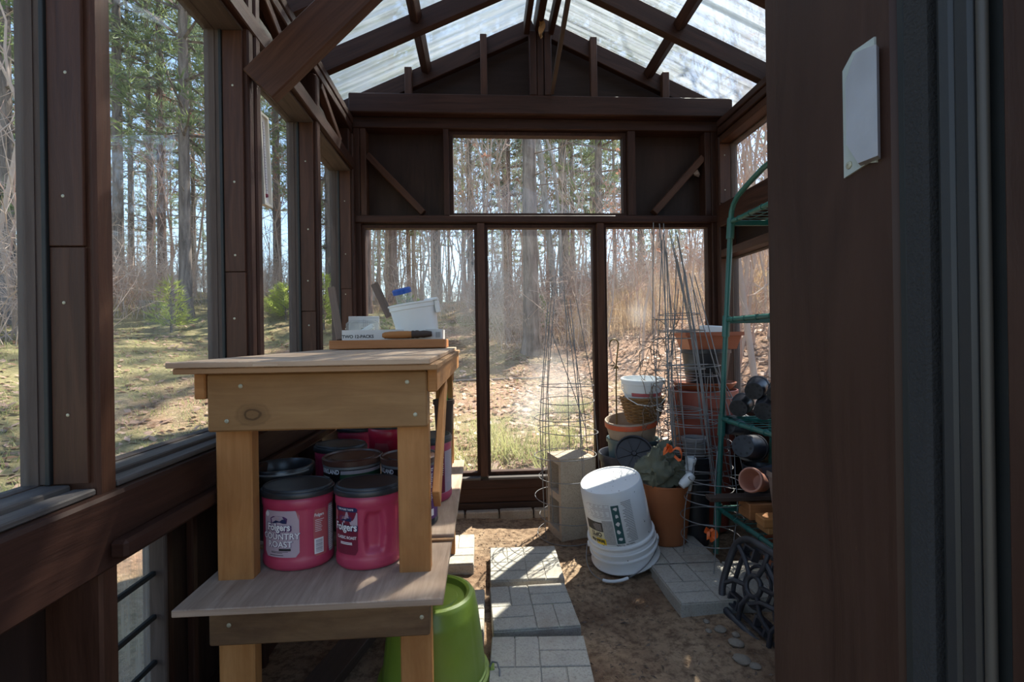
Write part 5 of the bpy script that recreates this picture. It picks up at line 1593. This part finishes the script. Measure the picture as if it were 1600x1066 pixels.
def shrub_mesh(seed, n=34, h=(.9, 2.1), rad=.75, mat='brush', r=.0075):
    rr = random.Random(seed); b = MB()
    for k in range(n):
        a = rr.uniform(0, 2 * PI); q = rad * math.sqrt(rr.random()); p = Vector((q * math.cos(a), q * math.sin(a), -.05)); H = rr.uniform(*h)
        d = Vector((rr.uniform(-.45, .45), rr.uniform(-.45, .45), 1)).normalized(); pts = [p.copy()]
        for i in range(4):
            d = (d + Vector((rr.uniform(-.3, .3), rr.uniform(-.3, .3), rr.uniform(-.25, .1)))).normalized(); p = p + d * H / 4; pts.append(p.copy())
        b.tube(pts, r, 3, False, 0, r * .45, False)
        for j in range(6):
            t = rr.uniform(.3, 1) * 3.99; i = int(t); o = pts[i].lerp(pts[i + 1], t - i)
            e = o + Vector((rr.uniform(-1, 1), rr.uniform(-1, 1), rr.uniform(-.2, .9))).normalized() * rr.uniform(.2, .6)
            m_ = o.lerp(e, .5) + Vector((rr.uniform(-.05, .05), rr.uniform(-.05, .05), .03))
            b.tube([o, m_, e], r * .55, 3, False, 0, r * .3, False)
    return b.mesh('brush_shrub', mat)

def conifer_mesh(seed, h=1.0, r=.42, needle='spruce', L=.12, w=.008, n=10):
    rr = random.Random(seed); b = MB()
    b.tube([(0, 0, -.05), (0, 0, h * .5), (0, 0, h)], .02 * h + .006, 6, False, 0, .004, False)
    z = .12 * h; az = 0
    while z < h * .96:
        f = z / h; R_ = r * (1 - f) ** .8 + .03
        for k in range(5):
            az += 1.2566 + rr.uniform(-.2, .2); d = Vector((math.cos(az), math.sin(az), .25 + .5 * f)); p = Vector((0, 0, z)); Lb = R_ * rr.uniform(.75, 1.1)
            e = p + d * Lb; b.tube([p, p.lerp(e, .5), e], .006, 3, False, 0, .003, False)
            m_ = max(2, int(Lb / .055))
            for j in range(m_): frond(b, p.lerp(e, (j + 1) / m_), d, n, L, w, rr, 1, .2, .8)
        z += h * rr.uniform(.075, .11)
    frond(b, Vector((0, 0, h)), Vector((0, 0, 1)), 8, L, w, rr, 1, .5, .5)
    return b.mesh('young_conifer', ['bark', needle])

PINES = [pine_mesh(1, 18, .125, .22, 2.5), pine_mesh(2, 20, .15, .30, 2.2, 11, 'needle_blue', 'bark'), pine_mesh(3, 17, .11, .26, 2.0, 11, 'needle_blue', 'bark_red', 16),
         pine_mesh(4, 21, .13, .34, 2.0, 10, 'needle', 'bark_red', 18, 0, .15), pine_mesh(5, 15, .13, .12, 2.4, 10, 'needle', 'bark', 4, .1)]
BARES = [bare_mesh(11, 5.0, .055, 6), bare_mesh(12, 6.5, .075, 6, 'bark', (.12, .05)), bare_mesh(13, 4.0, .040, 6, 'brush', (-.1, .1)), bare_mesh(14, 5.5, .055, 6, 'bark', (.05, -.08), 90)]
SAPS = [bare_mesh(21, 2.4, .024, 4, 'brush'), bare_mesh(22, 3.0, .030, 4, 'brush', (.15, 0)), bare_mesh(23, 2.0, .020, 4, 'brush_red', (-.12, .1)), bare_mesh(24, 2.6, .026, 4, 'brush', (0, .15), 70)]
SHRUBS = [shrub_mesh(31), shrub_mesh(32, 30, (.7, 1.7), .8, 'brush_red'), shrub_mesh(33, 38, (1.1, 2.6), .8, 'brush'), shrub_mesh(34, 32, (.6, 1.4), .9, 'brush_red')]

rr = random.Random(77)
PLACED = []
def plant(mesh, name, x, y, label, cat, group=None, s=1.0, rz=None, sink=0.0, tilt=(0, 0)):
    o = put(mesh, name, None, (x, y, ground_z(x, y) - sink), 0, s * 1.0)
    o.rotation_euler = (tilt[0], tilt[1], rr.uniform(0, 2 * PI) if rz is None else rz)
    PLACED.append((x, y))
    return tag(o, label, cat, group)

# single trees one can name
big = pine_mesh(41, 19, .150, .42, 2.0, 9, 'needle', 'bark', 6)
plant(big, 'pine_tree', 1.00 * 9 * .102, 9.0, 'thick straight pine trunk just behind the middle pane of the back wall', 'tree', None, 1, 1.0)
lean = bare_mesh(42, 9.0, .085, 5, 'bark_grey', (-.10, .02))
plant(lean, 'bare_tree', .158 * 13 * 1.0, 13.0, 'leaning grey hardwood right of the thick pine behind the back wall', 'tree', None, 1, 0)
bow_b = MB()
pts = [Vector((1.98 * 1.0, 12.0, 0)), Vector((1.98, 12.0, 2.2)), Vector((1.85, 12, 3.9)), Vector((1.55, 12, 5.0)), Vector((1.05, 11.9, 5.7)), Vector((.5, 11.8, 6.0)), Vector((.1, 11.8, 5.9))]
fine = []
for i in range(len(pts) - 1):
    for k in range(5): fine.append(pts[i].lerp(pts[i + 1], k / 5))
for _ in range(3): fine = [fine[0]] + [(fine[i - 1] + fine[i] * 2 + fine[i + 1]) / 4 for i in range(1, len(fine) - 1)] + [fine[-1]]
bow_b.tube(fine, .050, 7, False, 0, .012)
for k in range(16):
    i = rr.randint(12, len(fine) - 1); grow(bow_b, fine[i], Vector((rr.uniform(-1, .3), rr.uniform(-.5, .5), rr.uniform(-.6, .8))).normalized(), .7, .012, 2, rr)
for i, v in enumerate(bow_b.v): bow_b.v[i] = (v[0] - 1.98, v[1] - 12.0, v[2])
plant(bow_b.mesh('bare_tree', 'bark_grey', 60), 'bare_tree', 1.98, 12.0, 'slender pale tree bent over in an arch behind the upper back window', 'tree', None, 1, 0)
NAMED = (  # variant, x / y ratio, y, scale, label
    (0, -.575, 11.1, 1.0, 'thick dark pine left of centre through the second left window'),
    (3, -.512, 13.6, .95, 'straight reddish pine right of the thick dark one through the second left window'),
    (2, -.620, 15.6, .95, 'slimmer pine left of the thick dark one through the second left window'),
    (1, -.700, 14.5, 1.0, 'blue-green pine near the left edge of the second left window'),
    (1, -.400, 17.5, 1.0, 'blue-green pine with low boughs through the third left window'),
    (4, -.905, 9.5, 1.05, 'bushy green pine filling the first left window'),
    (4, -1.08, 12.0, 1.0, 'broad pine at the far left edge of the first left window'),
    (4, -.300, 14.5, .85, 'dark low-branched pine seen through the narrowest left window'),
    (2, -.225, 12.6, .9, 'straight pine at the left edge of the left back pane'),
    (3, -.174, 14.6, .95, 'pine trunk standing behind the white tub in the left back pane'),
    (1, -.020, 21.0, 1.0, 'pine with a thin crown in the left third of the upper back window'),
    (4, .245, 16.0, 1.15, 'dense evergreen filling the right of the upper back window'),
    (1, .050, 25.0, 1.0, 'blue-green pine crown behind the thick trunk in the upper back window'),
    (0, .165, 23.0, .95, 'green pine crown in the middle of the upper back window'),
    (1, .330, 22.0, .95, 'blue-green pine at the right edge of the upper back window'),
    (2, .058, 20.0, .9, 'thin dark trunk just left of the thick pine in the middle pane'),
)
for v, q, y, s, lb in NAMED:
    plant(PINES[v], 'pine_tree', q * y, y, lb, 'tree', None, s)
plant(conifer_mesh(51, .95, .36, 'needle_bright', .16, .008, 6), 'young_conifer', -.603 * 9.6, 9.6, 'small yellow-green pine sapling on the lawn before the brush, second left window', 'conifer')
plant(conifer_mesh(52, 1.15, .50, 'spruce', .085, .008, 12), 'young_conifer', -.148 * 8.2, 8.2, 'young green spruce behind the white tub on the workbench', 'conifer')
plant(conifer_mesh(53, .75, .60, 'needle_bright', .15, .010, 9), 'young_conifer', -.385 * 11.5, 11.5, 'low spreading bright conifer through the third left window', 'conifer')
plant(conifer_mesh(54, 1.1, .34, 'needle_bright', .15, .010, 9), 'young_conifer', -.312 * 10.5, 10.5, 'narrow bright conifer beside the dark pine, fourth left window', 'conifer')
plant(conifer_mesh(55, .8, .30, 'spruce', .09, .008, 9), 'young_conifer', .118 * 10.8, 10.8, 'dull green little spruce low behind the thick pine trunk', 'conifer')

def sun_lane(x, y):
    """ground the low sun crosses on its way to the shed: open woods there, no evergreens"""
    d = Vector((.568, .823)); t = (x - .3) * d.x + (y - 1.8) * d.y
    return (0 < t < 17 and abs((x - .3) * d.y - (y - 1.8) * d.x) < 3.2)
def free(x, y, r):
    return all((x - a) ** 2 + (y - c) ** 2 > r * r for a, c in PLACED)
def scatter(n, d0, d1, q0, q1, r, f, evergreen=False, power=1.0, tall=False, gap=False):
    k = 0; tries = 0
    while k < n and tries < n * 60:
        tries += 1
        y = d0 + (d1 - d0) * rr.random() ** power; ang = rr.uniform(math.atan(q0), math.atan(q1))
        x = y * math.sin(ang); yy = y * math.cos(ang)
        if not free(x, yy, r) or (evergreen and sun_lane(x, yy)) or (tall and sun_lane(x, yy) and rr.random() < .8): continue
        if gap and -.18 < x / yy < .36 and yy < 26 and rr.random() < .75: continue
        f(x, yy); k += 1
G_ = dict(p='pines standing back in the woods', b='bare hardwoods standing in the woods', s='bare saplings in the thicket', u='brush shrubs along the edge of the woods')
scatter(20, 18, 32, -.30, .40, 1.3, lambda x, y: plant(PINES[rr.choice((0, 1, 2, 4, 1))], 'pine_tree', x, y, 'tall pine standing back among the other trunks of the woods', 'tree', G_['p'], rr.uniform(.7, 1.0)), True)
scatter(40, 19, 48, -1.75, -.05, 1.6, lambda x, y: plant(PINES[rr.choice((0, 1, 2, 3, 3, 1))], 'pine_tree', x, y, 'tall pine standing back among the other trunks of the woods', 'tree', G_['p'], rr.uniform(.8, 1.15)), True)
scatter(30, 45, 85, -1.6, .75, 2.0, lambda x, y: plant(PINES[rr.choice((0, 1, 2, 4))], 'pine_tree', x, y, 'tall pine standing back among the other trunks of the woods', 'tree', G_['p'], rr.uniform(.9, 1.2)), True)
scatter(30, 15.5, 45, -1.7, .72, .9, lambda x, y: plant(rr.choice(BARES), 'bare_tree', x, y, 'leafless hardwood among the other bare trees of the woods', 'tree', G_['b'], rr.uniform(.7, 1.15)), tall=True, gap=True)
scatter(60, 13, 30, -1.8, .10, .6, lambda x, y: plant(rr.choice(SAPS), 'sapling', x, y, 'thin bare sapling in the thicket at the edge of the woods', 'sapling', G_['s'], rr.uniform(.8, 1.5)))
scatter(60, 14, 25, -.36, .15, .5, lambda x, y: plant(rr.choice(SAPS[:3]), 'sapling', x, y, 'thin bare sapling in the thicket at the edge of the woods', 'sapling', G_['s'], rr.uniform(.8, 1.3)))
scatter(80, 7.5, 24, .12, .95, .35, lambda x, y: plant(rr.choice(SAPS), 'sapling', x, y, 'thin bare sapling in the thicket at the edge of the woods', 'sapling', G_['s'], rr.uniform(.5, .85)))
scatter(34, 4.6, 9, .50, 1.0, .3, lambda x, y: plant(rr.choice(SAPS), 'sapling', x, y, 'thin bare sapling in the thicket at the edge of the woods', 'sapling', G_['s'], rr.uniform(.55, .95)))
scatter(120, 13.2, 26, -1.9, .02, .6, lambda x, y: plant(rr.choice(SHRUBS), 'brush_shrub', x, y, 'grey-tan tangled brush at the foot of the woods', 'shrub', G_['u'], rr.uniform(.6, 1.0)), False, 1.6)
scatter(110, 9.2, 24, .0, .85, .5, lambda x, y: plant(rr.choice(SHRUBS), 'brush_shrub', x, y, 'grey-tan tangled brush at the foot of the woods', 'shrub', G_['u'], rr.uniform(.55, 1.1)), False, 1.4)
scatter(24, 4.8, 9, .48, .95, .4, lambda x, y: plant(rr.choice(SHRUBS), 'brush_shrub', x, y, 'grey-tan tangled brush at the foot of the woods', 'shrub', G_['u'], rr.uniform(.35, .6)))
scatter(10, 9.6, 11.5, -.99, -.83, .5, lambda x, y: plant(rr.choice(SHRUBS[::2] + SAPS[:3]), 'brush_shrub', x, y, 'pale arching brush close outside the first left window', 'shrub', 'brush outside the first left window', rr.uniform(.8, 1.2)))

# ---------------------------------------------------------------- ground cover that nobody could count
b = MB(); rr = random.Random(91)
def blade(b, x, y, h, w, lean_):
    z = ground_z(x, y) - .01; a = rr.uniform(0, 2 * PI); dx, dy = math.cos(a), math.sin(a); l = lean_ * h
    b.v.extend(((x - dy * w, y + dx * w, z), (x + dy * w, y - dx * w, z), (x + dx * l, y + dy * l, z + h))); o = len(b.v)
    b.f.append((o - 3, o - 2, o - 1)); b.m.append(0); b.uv.append(None)
for k in range(5200):
    d = 3.2 + 9.5 * rr.random() ** 1.5; q = rr.uniform(-1.6, .12); x, y = d * math.sin(math.atan(q)), d * math.cos(math.atan(q))
    if -.95 < x < 1.6 and y < 3.0: continue
    for j in range(4): blade(b, x + rr.uniform(-.06, .06), y + rr.uniform(-.06, .06), rr.uniform(.03, .09), .004, rr.uniform(.4, 1.2))
tag(b.build('lawn_grass', 'turf'), 'short patchy spring grass over the lawn outside the windows', 'grass', kind='stuff')
b = MB()
for cx, cy, n, h in ((-.25, 3.55, 70, .22), (.15, 3.7, 90, .26), (.45, 3.5, 60, .20), (-.5, 3.8, 60, .2), (.62, 3.9, 70, .28), (.05, 4.2, 60, .25), (1.1, 3.75, 60, .2), (.9, 5.0, 60, .24), (-1.0, 4.6, 50, .18)):
    for k in range(n * 3): blade(b, cx + rr.gauss(0, .11), max(3.02, cy + rr.gauss(0, .11)), h * rr.uniform(.5, 1.2), .0035, rr.uniform(.3, 1.3))
tag(b.build('grass_clumps', 'turf'), 'loose clumps of long pale grass just outside the back panes', 'grass', kind='stuff')
b = MB()
for k in range(230):
    d = rr.uniform(9.5, 13.5); q = rr.uniform(.17, .62); cx, cy = d * math.sin(math.atan(q)), d * math.cos(math.atan(q))
    for j in range(20): blade(b, cx + rr.gauss(0, .14), cy + rr.gauss(0, .14), rr.uniform(.35, .95), .007, rr.uniform(.05, .45))
for k in range(90):
    d = rr.uniform(12.5, 16); q = rr.uniform(-1.3, .15); cx, cy = d * math.sin(math.atan(q)), d * math.cos(math.atan(q))
    for j in range(14): blade(b, cx + rr.gauss(0, .2), cy + rr.gauss(0, .2), rr.uniform(.2, .55), .007, rr.uniform(.05, .6))
tag(b.build('straw_grass', 'straw'), 'tall dry straw-coloured grass along the brush on the bank', 'grass', kind='stuff')
b = MB()
for k in range(15000):
    if k < 10500: d = 3.1 + 9.5 * rr.random() ** 1.3; q = rr.uniform(.05, 1.0) if rr.random() < .75 else rr.uniform(-.3, .1)
    else: d = 3.5 + 9 * rr.random(); q = rr.uniform(-1.5, -.1)
    x, y = d * math.sin(math.atan(q)), d * math.cos(math.atan(q))
    if -.95 < x < 1.6 and y < 3.0: continue
    z = ground_z(x, y) + rr.uniform(.0, .03); s_ = rr.uniform(.02, .055); a = rr.uniform(0, 2 * PI); u = Vector((math.cos(a), math.sin(a), rr.uniform(-.5, .5))) * s_; w = Vector((-math.sin(a), math.cos(a), rr.uniform(-.6, .6))) * s_ * .6
    p = Vector((x, y, z)); b.v.extend(tuple(t_) for t_ in (p - u, p - w, p + u, p + w)); o = len(b.v); b.f.append((o - 4, o - 3, o - 2, o - 1)); b.m.append(0); b.uv.append(None)
tag(b.build('fallen_leaves', 'litter'), 'dry fallen leaves covering the bank and strewn over the lawn', 'leaves', kind='stuff')
b = MB(); p = [Vector((-2.0 + .3 * k, 6.3 + .11 * k, ground_z(-2.0 + .3 * k, 6.3 + .11 * k) + .02)) for k in range(11)]
b.tube(p, .028, 6, False, 0, .012)
tag(b.build('fallen_branch', 'bark', None, 60), 'long fallen branch lying on the grass behind the left back pane', 'branch')
b = MB()
for k in range(60):
    a = rr.uniform(0, 2 * PI); c = Vector((-.055 * 9.5 + rr.gauss(0, .12), 9.5 + rr.gauss(0, .1), 0)); c.z = ground_z(c.x, c.y) + rr.uniform(0, .12)
    e = Vector((math.cos(a), math.sin(a), rr.uniform(-.3, .4))) * rr.uniform(.1, .3); b.tube([c - e, c, c + e], .009, 3, False, 0, .004, False)
tag(b.build('brush_pile', 'twig'), 'small dark pile of twigs on the lawn behind the left back pane', 'brush pile', kind='stuff')
